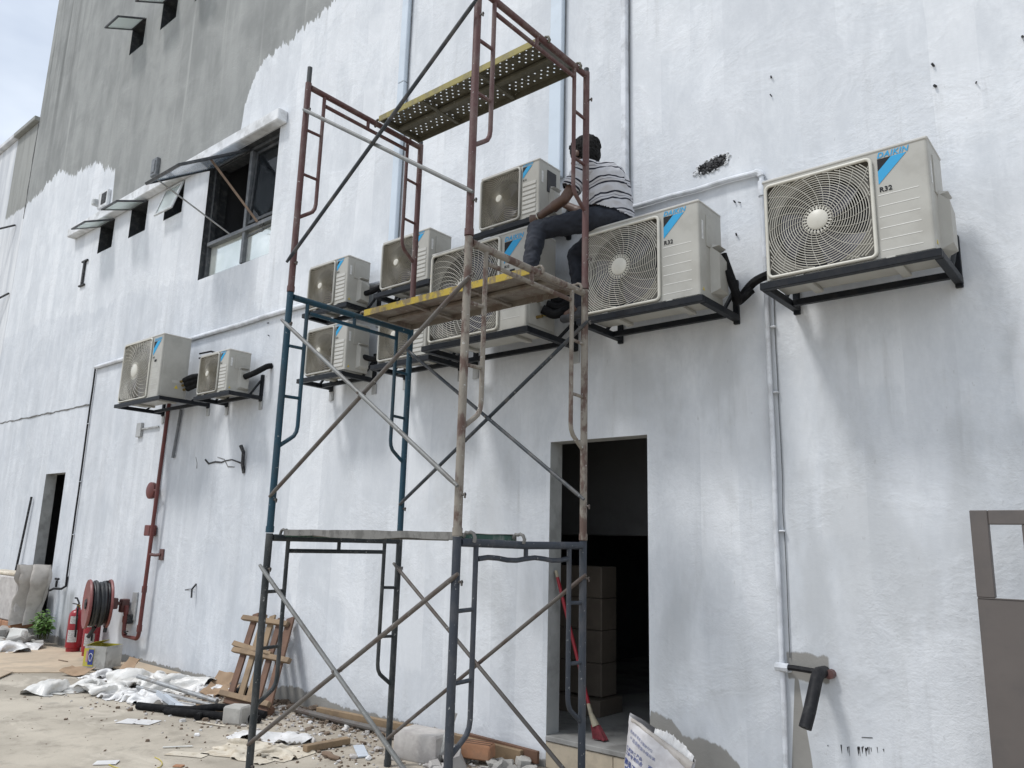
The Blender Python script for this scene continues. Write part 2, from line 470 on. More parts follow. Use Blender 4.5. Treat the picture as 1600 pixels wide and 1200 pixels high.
def ground_material():
    t = NT('dusty_concrete_ground')
    P = t.pos()
    a = t.noise(P, 0.55, 7, 0.62)
    b = t.noise(P, 3.2, 7, 0.66)
    c = t.mix(t.smooth(a, 0.36, 0.64), (0.355, 0.318, 0.262), (0.52, 0.468, 0.388))
    c = t.mix(t.math('MULTIPLY', t.smooth(b, 0.47, 0.70), 0.60), c, (0.255, 0.225, 0.185))
    pw = t.noise(t.map(P, (1.0, 1.9, 1.0), loc=(2, 7, 0)), 1.1, 6, 0.7, 0.8)
    c = t.mix(t.math('MULTIPLY', t.smooth(pw, 0.54, 0.66), 0.55), c, (0.60, 0.545, 0.46))
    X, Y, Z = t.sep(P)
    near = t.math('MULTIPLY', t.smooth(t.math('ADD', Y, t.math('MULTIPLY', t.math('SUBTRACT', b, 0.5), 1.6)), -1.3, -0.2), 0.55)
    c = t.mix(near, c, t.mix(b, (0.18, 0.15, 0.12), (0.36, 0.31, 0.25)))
    g = t.noise(P, 60, 5, 0.7)
    c = t.mix(t.math('MULTIPLY', t.smooth(g, 0.55, 0.72), 0.45), c, (0.17, 0.155, 0.135))
    st = t.noise(t.map(P, (1, 1, 1), loc=(5, 2, 0)), 1.7, 5, 0.6, 0.5)
    c = t.mix(t.math('MULTIPLY', t.smooth(st, 0.63, 0.70), 0.4), c, (0.20, 0.185, 0.165))
    h = t.math('ADD', t.math('MULTIPLY', b, 0.6), t.math('MULTIPLY', t.noise(P, 90, 4, 0.65), 0.35))
    return t.done(c, 0.92, t.bump(h, 0.5, 0.012), 0.0, **{'Specular IOR Level': 0.2})
M['ground'] = ground_material()

# ================================================================== ground
mb = MB()
mb.add([(-300, -300, 0), (300, -300, 0), (300, 300, 0), (-300, 300, 0)], [(0, 1, 2, 3)])
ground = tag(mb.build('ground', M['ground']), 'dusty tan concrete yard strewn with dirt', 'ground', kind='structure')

# ================================================================== main building
WALL_L, WALL_R, WALL_TOP = -17.52, 7.0, 15.0
holes = {   # x0, x1, z0, z1, reveal depth
    'main_door': (-3.79, -2.90, 0.0, 2.44, 0.16),
    'far_door': (-14.30, -13.50, 0.0, 2.57, 0.17),
    'big_window': (-9.91, -8.20, 5.06, 6.77, 0.30),
    'small_a': (-13.48, -12.93, 6.26, 6.76, 0.25),
    'small_b': (-12.33, -11.76, 6.26, 6.76, 0.25),
    'small_c': (-11.17, -10.62, 6.26, 6.76, 0.25),
    'upper_a': (-13.30, -12.77, 9.94, 10.46, 0.25),
    'upper_b': (-12.16, -11.62, 9.94, 10.46, 0.25),
    'upper_c': (-11.02, -10.48, 9.94, 10.46, 0.25),
}
building = empty('building', (-5.0, 0.0, 0.0))
tag(building, 'tall white and grey rendered building wall with doorways and small open windows', 'building')

def facade(name, x0, x1, z0, z1, hs, y, parent, mat):
    xs = sorted({x0, x1} | {h[0] for h in hs} | {h[1] for h in hs})
    zs = sorted({z0, z1} | {h[2] for h in hs} | {h[3] for h in hs})
    mb = MB()
    for i in range(len(xs) - 1):
        for j in range(len(zs) - 1):
            cx, cz = (xs[i] + xs[i + 1]) / 2, (zs[j] + zs[j + 1]) / 2
            if any(h[0] < cx < h[1] and h[2] < cz < h[3] for h in hs): continue
            mb.add([(xs[i], y, zs[j]), (xs[i + 1], y, zs[j]), (xs[i + 1], y, zs[j + 1]), (xs[i], y, zs[j + 1])], [(0, 1, 2, 3)])
    # return walls, roof and back close the volume
    D = 9.0
    mb.add([(x0, y, z0), (x0, y + D, z0), (x0, y + D, z1), (x0, y, z1)], [(0, 1, 2, 3)])
    mb.add([(x1, y, z0), (x1, y + D, z0), (x1, y + D, z1), (x1, y, z1)], [(0, 1, 2, 3)])
    mb.add([(x0, y, z1), (x1, y, z1), (x1, y + D, z1), (x0, y + D, z1)], [(0, 1, 2, 3)])
    mb.add([(x0, y + D, z0), (x1, y + D, z0), (x1, y + D, z1), (x0, y + D, z1)], [(0, 1, 2, 3)])
    o = mb.build(name, mat, parent)
    return o
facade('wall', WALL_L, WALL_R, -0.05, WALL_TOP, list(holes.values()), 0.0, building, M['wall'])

def reveal_box(x0, x1, z0, z1, d, mat, parent, name):
    mb = MB()
    mb.add([(x0, 0, z0), (x0, d, z0), (x0, d, z1), (x0, 0, z1)], [(0, 1, 2, 3)])
    mb.add([(x1, 0, z0), (x1, d, z0), (x1, d, z1), (x1, 0, z1)], [(0, 3, 2, 1)])
    mb.add([(x0, 0, z1), (x0, d, z1), (x1, d, z1), (x1, 0, z1)], [(0, 1, 2, 3)])
    mb.add([(x0, 0, z0), (x1, 0, z0), (x1, d, z0), (x0, d, z0)], [(0, 1, 2, 3)])
    return mb.build(name, mat, parent)

def room(x0, x1, y0, y1, z0, z1, hx0, hx1, hz0, hz1, mat, parent, name, floor=None):
    """inside faces of a room whose front wall has the hole hx0..hx1 x hz0..hz1"""
    mb = MB()
    mb.add([(x0, y0, z0), (x0, y1, z0), (x0, y1, z1), (x0, y0, z1)], [(0, 1, 2, 3)])
    mb.add([(x1, y0, z0), (x1, y1, z0), (x1, y1, z1), (x1, y0, z1)], [(0, 1, 2, 3)])
    mb.add([(x0, y1, z0), (x1, y1, z0), (x1, y1, z1), (x0, y1, z1)], [(0, 1, 2, 3)])
    mb.add([(x0, y0, z1), (x1, y0, z1), (x1, y1, z1), (x0, y1, z1)], [(0, 1, 2, 3)])
    if floor is None:
        mb.add([(x0, y0, z0), (x1, y0, z0), (x1, y1, z0), (x0, y1, z0)], [(0, 1, 2, 3)])
    for (a, b, c, d) in ((x0, hx0, z0, z1), (hx1, x1, z0, z1), (hx0, hx1, hz1, z1), (hx0, hx1, z0, hz0)):
        if b - a > 1e-4 and d - c > 1e-4:
            mb.add([(a, y0, c), (b, y0, c), (b, y0, d), (a, y0, d)], [(0, 1, 2, 3)])
    return mb.build(name, mat, parent)

# ---- windows
def glass_pane(name, a, b, c, d, th, mat, parent):
    """a thin slab whose front face is the quad a b c d"""
    a, b, c, d = map(Vector, (a, b, c, d))
    n = (b - a).cross(d - a).normalized() * th
    mb = MB(); mb.add([a, b, c, d, a + n, b + n, c + n, d + n],
                      [(0, 1, 2, 3), (7, 6, 5, 4), (0, 4, 5, 1), (1, 5, 6, 2), (2, 6, 7, 3), (3, 7, 4, 0)])
    return mb.build(name, mat, parent)

def sash(parent, x0, x1, hz, L, ang, y0, fw, gmat, fmat, stay=False):
    """top-hung sash opened outward by ang; returns the frame with its pane below it"""
    dy, dz = -math.sin(ang) * L, -math.cos(ang) * L
    A = Vector((x0, y0, hz)); B = Vector((x1, y0, hz)); Cc = Vector((x1, y0 + dy, hz + dz)); Dd = Vector((x0, y0 + dy, hz + dz))
    up = Vector((0, -math.cos(ang), math.sin(ang)))
    mb = MB()
    e = (Dd - A).normalized() * fw / 2
    ex = Vector((fw / 2, 0, 0))
    mb.bar(A + e, B + e, fw, fw * 0.8, 0.003, up)
    mb.bar(Dd - e, Cc - e, fw, fw * 0.8, 0.003, up)
    mb.bar(A + ex + 2 * e, Dd + ex - 2 * e, fw, fw * 0.8, 0.003, up)
    mb.bar(B - ex + 2 * e, Cc - ex - 2 * e, fw, fw * 0.8, 0.003, up)
    f = mb.build('sash', fmat, parent)
    q = 2 * e + 2 * ex
    glass_pane('pane', A + 2 * e + 2 * ex, B + 2 * e - 2 * ex, Cc - 2 * e - 2 * ex, Dd - 2 * e + 2 * ex, 0.005, gmat, parent)
    if stay:
        mb = MB()
        P0 = A + Vector((0.01, 0.02, -L * 0.8)); mb.bar(P0, A.lerp(Dd, 0.55) + Vector((0.02, 0, 0)), 0.012, 0.006)
        P1 = B + Vector((-0.01, 0.02, -L * 0.8)); mb.bar(P1, B.lerp(Cc, 0.55) + Vector((-0.02, 0, 0)), 0.012, 0.006)
        mb.build('stay', M['steel'], parent)
    return f

def small_window(key, ang, label, gmat, edge):
    x0, x1, z0, z1, d = holes[key]
    w = empty('window', (x0 - building.location.x, 0, z0)); w.parent = building
    if label: w['label'] = label
    reveal_box(x0, x1, z0, z1, d, M['alu'], w, 'window_frame')
    room(x0 - 0.6, x1 + 0.6, d, d + 2.2, z0 - 0.6, z1 + 0.4, x0, x1, z0, z1, M['dark_interior'], w, 'interior')
    sash(w, x0 + 0.01, x1 - 0.01, z1 - 0.015, (z1 - z0) * 0.97, ang, -0.012, 0.032, gmat, edge)
    return w
R_ = math.radians
small_window('small_a', R_(66), 'small window under the ledge with sash swung wide open', M['glass_frost'], M['alu'])
small_window('small_b', R_(70), None, M['glass_frost'], M['alu'])
small_window('small_c', R_(16), 'small window under the ledge only slightly ajar', M['glass_frost'], M['alu_white'])
small_window('upper_a', R_(64), None, M['glass_frost'], M['alu'])
small_window('upper_b', R_(62), None, M['glass_frost'], M['alu'])
small_window('upper_c', R_(60), None, M['glass_frost'], M['alu'])

x0, x1, z0, z1, d = holes['big_window']
bw = empty('window', (x0 - building.location.x, 0, z0)); bw.parent = building
bw['label'] = 'large window with white lower panes and two propped open sashes'
reveal_box(x0, x1, z0, z1, d, M['alu'], bw, 'window_frame')
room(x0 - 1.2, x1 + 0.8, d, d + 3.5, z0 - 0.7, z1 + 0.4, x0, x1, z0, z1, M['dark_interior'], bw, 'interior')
xm, zt, yf = -8.95, 5.58, 0.11
mb = MB()
mb.box((x0 + 0.03, yf, (z0 + z1) / 2), (0.056, 0.08, z1 - z0 - 0.004), 0.004)
mb.box((x1 - 0.03, yf, (z0 + z1) / 2), (0.056, 0.08, z1 - z0 - 0.004), 0.004)
mb.box(((x0 + x1) / 2, yf, z1 - 0.03), (x1 - x0 - 0.12, 0.078, 0.05), 0.004)
mb.box(((x0 + x1) / 2, yf, z0 + 0.028), (x1 - x0 - 0.12, 0.078, 0.05), 0.004)
mb.build('outer_frame', M['alu'], bw)
mb = MB(); mb.box((xm, yf - 0.004, (z0 + z1) / 2), (0.06, 0.09, z1 - z0 - 0.12), 0.004); mb.build('mullion', M['alu_grey'], bw)
mb = MB(); mb.box(((x0 + x1) / 2, yf - 0.012, zt), (x1 - x0 - 0.12, 0.10, 0.055), 0.004); mb.build('transom', M['alu_grey'], bw)
for a, b in ((x0 + 0.06, xm - 0.03), (xm + 0.03, x1 - 0.06)):
    glass_pane('pane', (a, yf + 0.01, z0 + 0.055), (b, yf + 0.01, z0 + 0.055), (b, yf + 0.01, zt - 0.028), (a, yf + 0.01, zt - 0.028), -0.008, M['film'], bw)
sash(bw, x0 + 0.05, xm - 0.02, z1 - 0.03, 1.12, R_(57), 0.06, 0.045, M['glass'], M['alu'])
sash(bw, xm + 0.035, x1 - 0.062, z1 - 0.06, 1.06, R_(2), 0.135, 0.045, M['glass_dark'], M['alu'])
mb = MB(); mb.tube([(-9.80, -0.80, 6.24), (-9.28, 0.06, 5.60)], 0.011, 8); mb.build('stay_rod', M['steel'], bw)
mb = MB(); mb.bar((-9.12, -0.42, 6.46), (-8.62, 0.06, 5.60), 0.045, 0.03, 0.003); mb.build('prop_stick', M['wood_prop'], bw)
mb = MB(); mb.bar((xm + 0.03, 0.11, 5.5), (x1 - 0.06, 0.11, 5.53), 0.012, 0.02); mb.build('pane_bar', M['alu_grey'], bw)
mb = MB()
mb.tube([(-8.52 + 0.05 * math.sin(i * 0.9), 0.06, 5.62 - 0.012 * i - 0.06 * math.sin(i * .5) ** 2) for i in range(14)], 0.005, 5)
mb.build('loose_wire', M['wall_dark'], bw)

# ---- ledge above the windows
mb = MB()
mb.box((-11.3, -0.07, 6.855), (6.50, 0.14, 0.165), 0.012)
mb.build('ledge', M['ledge'], building)
# ---- main doorway
x0, x1, z0, z1, d = holes['main_door']
FL = 0.22
mdoor = empty('doorway', (x0 - building.location.x, 0, 0)); mdoor.parent = building
mdoor['label'] = 'open doorway into a dark unfinished room behind the scaffold'
reveal_box(x0, x1, FL, z1, d, M['reveal'], mdoor, 'door_reveal')
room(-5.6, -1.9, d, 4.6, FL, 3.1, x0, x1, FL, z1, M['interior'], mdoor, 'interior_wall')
mb = MB(); mb.box(((x0 + x1) / 2, 0.078, FL - 0.014), (x1 - x0 - 0.006, 0.18, 0.036), 0.004); mb.build('threshold', M['ifloor'], mdoor)
mb = MB(); mb.add([(-5.6, d + 0.009, FL + 0.003), (-1.9, d + 0.009, FL + 0.003), (-1.9, 4.6, FL + 0.003), (-5.6, 4.6, FL + 0.003)], [(0, 1, 2, 3)])
mb.build('interior_floor', M['ifloor'], mdoor)
mb = MB(); mb.box(((x0 + x1) / 2, 0.10, 0.09), (x1 - x0 - 0.004, 0.10, 0.18)); mb.build('step', M['reveal'], mdoor)
for i in range(3):
    tw = (x1 - x0) / 3
    mb = MB(); mb.box((x0 + tw * (i + 0.5), 0.022, 0.092), (tw - 0.004, 0.05, 0.180), 0.003); mb.build('tile', M['tile'], mdoor)
mb = MB(); mb.box((-3.7, 1.45, 2.32), (3.6, 0.2, 1.18), 0.01); mb.build('beam', M['interior'], mdoor)
# ---- far doorway
x0, x1, z0, z1, d = holes['far_door']
fdoor = empty('doorway', (x0 - building.location.x, 0, 0)); fdoor.parent = building
fdoor['label'] = 'narrow far doorway with deep grey jamb beside the water tap'
FL2 = 0.34
reveal_box(x0, x1, FL2, z1, d, M['reveal'], fdoor, 'door_reveal')
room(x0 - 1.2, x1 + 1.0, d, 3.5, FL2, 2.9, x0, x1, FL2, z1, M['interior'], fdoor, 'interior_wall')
mb = MB(); mb.box(((x0 + x1) / 2 - 0.05, -0.06, 0.165), (x1 - x0 + 0.22, 0.62, 0.33), 0.015); mb.build('step', M['reveal'], fdoor)
for k, (px, w_) in enumerate(((-13.98, .16), (-13.78, .12), (-13.62, .07))):
    mb = MB(); mb.bar((px, 0.50, FL2), (px + 0.10 - 0.07 * k, 0.62, 2.1 - 0.3 * k), w_, 0.02, 0.002, (0, 1, 0)); mb.build('leaning_board', M['wood_prop'], fdoor)

# ---- seams and scars on the wall
def seam(pts, r, name='mortar_seam', m='crack', jit=0.012):
    P = []
    for (a, b) in zip(pts[:-1], pts[1:]):
        n = max(2, int((Vector(b) - Vector(a)).length / 0.12))
        for i in range(n):
            p = Vector(a).lerp(Vector(b), i / n)
            P.append((p.x + rnd.uniform(-jit, jit), p.y, p.z + rnd.uniform(-jit, jit)))
    P.append(pts[-1])
    mb = MB(); mb.tube(P, r, 5, radii=[r * rnd.uniform(.5, 1.3) for _ in P]); return mb.build(name, M[m], building)
seam([(-17.4, -0.003, 3.64), (-12.95, -0.003, 3.61)], 0.014)
seam([(-17.52, -0.003, 7.95), (-17.52, -0.003, 10.2)], 0.012, jit=0.006)
mb = MB(); n_h = 40; vs = [(-2.325, -0.006, 4.415)]
for i in range(n_h):
    a = 2 * math.pi * i / n_h; q = 1 + 0.30 * mnoise.noise(Vector((math.cos(a) * 3, math.sin(a) * 3, 1))) + 0.16 * rnd.uniform(-1, 1)
    vs.append((-2.325 + 0.125 * q * math.cos(a), -0.004, 4.415 + 0.048 * q * math.sin(a) + 0.022 * q * math.cos(a)))
mb.add(vs, [(0, 1 + i, 1 + (i + 1) % n_h) for i in range(n_h)])
for i in range(46):
    a = rnd.random()
    mb.box((-2.43 + 0.21 * a, -0.006, 4.393 + 0.044 * a + rnd.uniform(-.036, .036)), (rnd.uniform(.01, .028), rnd.uniform(.012, .03), rnd.uniform(.01, .028)), 0.005,
           Matrix.Rotation(rnd.uniform(0, 3), 3, 'Y') @ Matrix.Rotation(rnd.uniform(0, 3), 3, 'X'))
mb.build('chipped_hole', M['wall_dark'], building)
mb = MB()
for i in range(44):
    a = rnd.uniform(0, 6.28); q = rnd.uniform(0.9, 1.25)
    mb.box((-2.325 + 0.125 * q * math.cos(a), -0.004, 4.415 + 0.048 * q * math.sin(a) + 0.022 * q * math.cos(a)), (rnd.uniform(.01, .03), 0.016, rnd.uniform(.008, .02)), 0.004, Matrix.Rotation(rnd.uniform(0, 3), 3, 'Y'))
rim = mb.build('broken_rim', M['ledge'], building); rim['kind'] = 'stuff'
for (x, z, s) in ((-0.83, 4.62, .010), (-0.83, 4.48, .012), (-0.33, 4.78, .012), (-0.36, 4.62, .010), (-0.35, 4.585, .010), (-0.62, 4.42, .006),
                  (-2.16, 4.07, .008), (-2.12, 4.06, .006), (-2.16, 3.82, .009), (-0.30, 3.92, .008), (-0.30, 3.80, .008), (-0.31, 3.68, .008), (-1.86, 4.95, .009), (-1.86, 4.80, .006),
                  (-7.62, 4.73, .012), (-7.65, 4.58, .012), (-8.05, 4.15, .008), (-8.02, 3.98, .008)):
    mb = MB(); mb.tube([(x, 0.005, z), (x + rnd.uniform(-.01, .01), -0.022, z + rnd.uniform(-.01, .01))], s * 0.7, 6); mb.build('wall_plug', M['wall_dark'], building)
# grooved scar with a stub of conduit, left of the scaffold
seam([(-9.2, -0.001, 2.54), (-8.95, -0.001, 2.50), (-8.7, -0.001, 2.53), (-8.32, -0.001, 2.47)], 0.011, 'chased_groove', 'wall_dark', 0.025)
seam([(-9.42, -0.001, 2.62), (-9.38, -0.001, 2.46)], 0.007, 'chased_groove', 'crack', 0.02)
seam([(-8.9, -0.001, 2.55), (-8.5, -0.001, 2.44)], 0.008, 'chased_groove', 'crack', 0.03)
for i in range(22):
    xx = rnd.gauss(-1.54, 0.065); zz = 0.53 + 0.10 * (xx + 1.54) + rnd.uniform(-.006, .006)
    mb = MB(); mb.tube([(xx, -0.001, zz), (xx + 0.002, -0.001, zz - rnd.uniform(.008, .055))], 0.003, 5, radii=[rnd.uniform(.0015, .0045), 0.0008]); mb.build('paint_drip', M['wall_dark'], building)
mb = MB(); mb.bar((-1.51, -0.001, 0.585), (-1.45, -0.001, 0.592), 0.003, 0.004); mb.build('paint_drip', M['wall_dark'], building)
mb = MB(); mb.tube([(-8.28, 0.0, 2.36), (-8.28, -0.03, 2.45), (-8.27, -0.04, 2.6), (-8.31, -0.06, 2.68)], 0.022, 8); mb.build('conduit_stub', M['wall_dark'], building)
seam([(-9.35, -0.001, 0.97), (-9.12, -0.02, 1.0)], 0.006, 'wire_stub', 'wall_dark', 0.01)
mb = MB(); mb.tube([(-9.10, 0.0, 1.06), (-9.10, -0.05, 1.0), (-9.09, -0.05, 0.9)], 0.012, 6); mb.build('wire_stub', M['wall_dark'], building)
# I-shaped iron anchor and small vent
mb = MB(); mb.box((-13.9, -0.02, 6.0), (0.06, 0.03, 0.42), 0.004); mb.box((-13.9, -0.02, 6.22), (0.22, 0.032, 0.03), 0.004); mb.box((-13.9, -0.02, 5.78), (0.22, 0.032, 0.03), 0.004)
mb.build('iron_anchor', M['wall_dark'], building)
vent = MB(); vent.box((-13.42, -0.03, 7.22), (0.36, 0.06, 0.30), 0.01)
vt = vent.build('vent_box', M['ledge'], building)
mb = MB(); mb.box((-13.36, -0.064, 7.22), (0.18, 0.012, 0.2), 0.003); mb.build('vent_opening', M['wall_dark'], vt)
mb = MB(); mb.box((-13.62, -0.08, 7.2), (0.10, 0.12, 0.12), 0.02); mb.build('junction_box', M['alu_white'], building)
mb = MB(); mb.box((-11.6, -0.03, 7.25), (0.18, 0.06, 0.3), 0.01); mb.box((-11.6, -0.064, 7.25), (0.10, 0.012, 0.2), 0.003); mb.build('vent_box', M['alu_grey'], building)

# ================================================================== lower neighbouring building on the far left
def annex_material():
    t = NT('annex_plaster_paint')
    P = t.pos(); X, Y, Z = t.sep(P)
    s = t.noise(t.map(P, (3, 1, 0.4)), 1.0, 5, 0.6)
    white = t.mix(t.smooth(s, .35, .65), (0.52, 0.54, 0.57), (0.72, 0.735, 0.75))
    grey = t.mix(t.smooth(s, .35, .65), (0.24, 0.245, 0.23), (0.33, 0.335, 0.32))
    k = t.smooth(t.math('ADD', X, t.math('MULTIPLY', t.math('SUBTRACT', s, .5), 0.3)), -18.75, -18.70)
    zz = t.smooth(t.math('ADD', Z, t.math('MULTIPLY', t.math('SUBTRACT', s, .5), 0.5)), 8.2, 8.25)
    c = t.mix(t.math('MULTIPLY', k, zz), white, grey)
    return t.done(c, 0.9, t.bump(t.noise(P, 12, 5), 0.4, 0.012))
M['annex'] = annex_material()
annex = empty('annex_building', (-24, 0, 0))
tag(annex, 'lower neighbouring building with stepped roofline at the left edge', 'building')
facade('wall', -34.0, -17.53, -0.05, 10.14, [], 0.0, annex, M['annex'])
mb = MB(); mb.box((-25.8, 4.4, 10.20), (16.6, 9.0, 0.10), 0.01); mb.build('roof_coping', M['annex'], annex)
mb = MB(); mb.tube([(-20.6, -0.03, 9.4), (-20.6, -0.03, 8.3)], 0.012, 6); mb.build('joint_line', M['crack'], annex)
mb = MB(); mb.bar((-19.2, -0.9, 7.55), (-17.9, -0.02, 7.9), 0.03, 0.03, 0.002); mb.build('projecting_rod', M['wall_dark'], annex)
mb = MB(); mb.bar((-18.7, -0.5, 5.9), (-17.6, -0.02, 6.35), 0.03, 0.03, 0.002); mb.build('projecting_rod', M['wall_dark'], annex)
mb = MB(); mb.box((-17.0, -0.02, 1.9), (0.5, 0.04, 2.0), 0.01); mb.build('shutter_panel', M['alu_grey'], building)

# ================================================================== conduits and pipes on the wall
M['pipe_white'] = pmat('white_painted_pipe', (0.68, 0.705, 0.74), (0.40, 0.41, 0.42), 0.5, 9, 0.7, 0.25, 60)
M['trunk'] = pmat('pale_blue_trunking', (0.60, 0.675, 0.75), (0.45, 0.50, 0.55), 0.4, 2, 0.45, 0.05, 20, var=0.04)
M['pipe_black'] = pmat('black_pipe', (0.010, 0.010, 0.012), (0.06, 0.06, 0.06), 0.4, 12, 0.6, 0.3, 80, **{'Specular IOR Level': 0.3})
M['pipe_red'] = pmat('red_oxide_pipe', (0.135, 0.030, 0.025), (0.085, 0.032, 0.027), 0.6, 8, 0.5, 0.15, 60)
M['brown_red'] = pmat('faded_brown_red_iron', (0.13, 0.06, 0.055), (0.09, 0.065, 0.06), 0.6, 10, 0.6, 0.25, 60)

def pipe(name, segs, mat, label, cat='pipe', group=None, clips=None, loc=None):
    """segs: list of (part name, points, radius)"""
    r = empty(name, loc or segs[0][1][0])
    tag(r, label, cat, group)
    for nm, pts, rad in segs:
        mb = MB(); mb.tube(pts, rad, 10); mb.build(nm, mat, r)
    for c in (clips or []):
        mb = MB(); mb.box(c[:3], c[3:6], 0.004); mb.build('clip', mat, r)
    return r

def wav(a, b, n, j, seed):
    g = random.Random(seed); a = Vector(a); b = Vector(b)
    return [a.lerp(b, i / n) + (Vector((g.uniform(-j, j), 0, g.uniform(-j, j))) if 0 < i < n else Vector()) for i in range(n + 1)]

pipe('water_pipe', [('riser', wav((-1.95, -0.028, 0.02), (-1.95, -0.028, 4.20), 12, 0.004, 1), 0.0165),
                    ('elbow', arc((-1.99, -0.028, 4.20), 0.04, 0, math.pi / 2, 5, (1, 0, 0), (0, 0, 1)), 0.026),
                    ('run', wav((-1.99, -0.028, 4.24), (-4.3, -0.028, 4.27), 10, 0.006, 2), 0.019),
                    ('coupling', [(-1.95, -0.028, 4.05), (-1.95, -0.028, 4.16)], 0.027)],
     M['pipe_white'], 'white painted water pipe running down beside the rightmost air conditioner', loc=(-1.95, 0, 0.02),
     clips=[(-1.915, -0.02, z, 0.035, 0.03, 0.012) for z in (0.9, 1.75, 2.65, 3.1)])
pipe('pipe_shade_strip', [('riser', wav((-1.905, -0.010, 0.98), (-1.905, -0.010, 4.1), 14, 0.004, 5), 0.0035)], M['alu_grey'],  # dark strip added for the shade gap along the pipe
     'thin dark strip painting in the shade gap beside the white painted water pipe', 'cable')
pipe('wall_conduit', [('run', wav((-12.83, -0.03, 4.20), (-4.4, -0.03, 4.245), 16, 0.008, 3), 0.028),
                      ('riser', wav((-12.84, -0.025, 0.95), (-12.84, -0.025, 4.20), 10, 0.006, 4), 0.013)],
     M['pipe_white'], 'long level pipe with a dark drop to the tap near the far doorway', loc=(-12.84, 0, 0.95),
     clips=[(-12.84, -0.02, z, 0.05, 0.03, 0.012) for z in (1.6, 2.4, 3.3)])
for o in list(bpy.data.objects):
    if o.name.startswith('riser') and o.parent and o.parent.name == 'wall_conduit':
        o.data.materials[0] = M['pipe_black']
def trunking(x, w, z0, z1, label, mat):
    r = empty('cable_trunking', (x, 0, z0)); tag(r, label, 'trunking', 'vertical trunking on the upper wall')
    zz = z0; i = 0
    while zz < z1:
        ze = min(zz + 2.0, z1)
        mb = MB(); mb.box((x, -0.03, (zz + ze) / 2), (w, 0.06, ze - zz - 0.004), 0.006); mb.build('cover', mat, r)
        zz = ze
    mb = MB(); mb.tube(wav((x + w / 2 + 0.008, -0.010, z0), (x + w / 2 + 0.008, -0.010, z1), 20, 0.004, int(x * 100)), 0.005, 6); mb.build('cable', M['alu_grey'], r)
    return r
trunking(-5.84, 0.10, 4.45, 11.0, 'pale blue trunking running up behind the left scaffold frame', M['trunk'])
trunking(-3.76, 0.13, 4.72, 11.0, 'wide pale blue trunking running up beside the seated worker', M['trunk'])
trunking(-3.06, 0.05, 4.34, 11.0, 'slim white conduit running up to the right of the worker', M['pipe_white'])

# tap at the foot of the black drop
tap = empty('water_tap', (-12.9, -0.05, 0.85)); tag(tap, 'small dark wall tap dripping a damp stain beside far doorway', 'tap')
mb = MB(); mb.tube([(-12.84, -0.02, 0.98), (-12.84, -0.02, 0.84), (-12.88, -0.06, 0.80), (-12.96, -0.14, 0.80), (-13.0, -0.18, 0.77)], 0.018, 8); mb.build('spout', M['pipe_black'], tap)
mb = MB(); mb.tube([(-12.96, -0.11, 0.82), (-12.96, -0.11, 0.92)], 0.018, 8); mb.box((-12.96, -0.11, 0.94), (0.13, 0.03, 0.03), 0.008); mb.build('handle', M['pipe_black'], tap)

# drain stub hanging off the wall, bottom right
hk = empty('drain_elbow', (-1.75, 0, 0.92)); tag(hk, 'short black drain pipe hanging from the wall beside the steel gate', 'drain pipe')
mb = MB(); mb.tube([(-1.95, -0.05, 0.925), (-1.86, -0.06, 0.93), (-1.74, -0.06, 0.925)], 0.017, 8); mb.build('supply', M['pipe_black'], hk)
mb = MB(); mb.tube([(-1.98, -0.05, 0.925), (-1.90, -0.052, 0.925)], 0.026, 8); mb.build('coupling', M['pipe_white'], hk)
mb = MB(); mb.tube([(-1.70, 0.01, 0.92), (-1.70, -0.10, 0.925), (-1.695, -0.16, 0.90), (-1.71, -0.26, 0.73), (-1.725, -0.30, 0.645)], 0.036, 12); mb.build('spout', M['pipe_black'], hk)
mb = MB(); mb.tube([(-1.66, 0.0, 0.915), (-1.66, -0.05, 0.915)], 0.028, 10); mb.build('flange', M['brown_red'], hk)

# ================================================================== air conditioners
M['ac'] = pmat('beige_unit_enamel', (0.43, 0.42, 0.38), (0.31, 0.295, 0.26), 0.45, 3.5, 0.45, 0.03, 30, var=0.04)
M['ac_top'] = pmat('pale_unit_lid', (0.50, 0.49, 0.455), (0.36, 0.345, 0.31), 0.3, 5, 0.42, 0.03, 30, var=0.04)
M['ac_dark'] = pmat('unit_inner_black', (0.020, 0.020, 0.026), (0.05, 0.045, 0.04), 0.5, 9, 0.6, 0.1, 50)
M['coil'] = pmat('condenser_coil', (0.085, 0.075, 0.062), (0.14, 0.115, 0.085), 0.5, 6, 0.6, 0.3, 200)
M['bell'] = pmat('recessed_bell_plate', (0.20, 0.19, 0.165), (0.14, 0.13, 0.11), 0.5, 6, 0.6, 0.05, 50)  # darker than the casing: shade of the recess put into its colour
M['bell_small'] = pmat('recessed_coil_plate', (0.10, 0.088, 0.068), (0.07, 0.06, 0.05), 0.5, 6, 0.6, 0.05, 50)
M['rib'] = pmat('rib_highlight_paint', (0.74, 0.73, 0.69), None, 0, 5, 0.45, 0.0, 40, var=0.03)  # highlight along the ribs painted as a pale colour
M['fan'] = pmat('fan_blade', (0.055, 0.055, 0.085), None, 0, 5, 0.4, 0.02, 40)
M['guard'] = pmat('cream_wire_guard', (0.62, 0.60, 0.53), (0.45, 0.42, 0.35), 0.3, 8, 0.45, 0.02, 40, var=0.05)
M['guard_dim'] = pmat('fine_wire_guard', (0.36, 0.335, 0.27), (0.25, 0.22, 0.17), 0.4, 8, 0.5, 0.02, 40, var=0.05)
M['logo_blue'] = pmat('cyan_print', (0.02, 0.33, 0.62), None, 0, 5, 0.6, 0.0, 40, var=0.03)
M['logo_black'] = pmat('black_print', (0.008, 0.009, 0.012), None, 0, 5, 0.8, 0.0, 40, var=0.03)
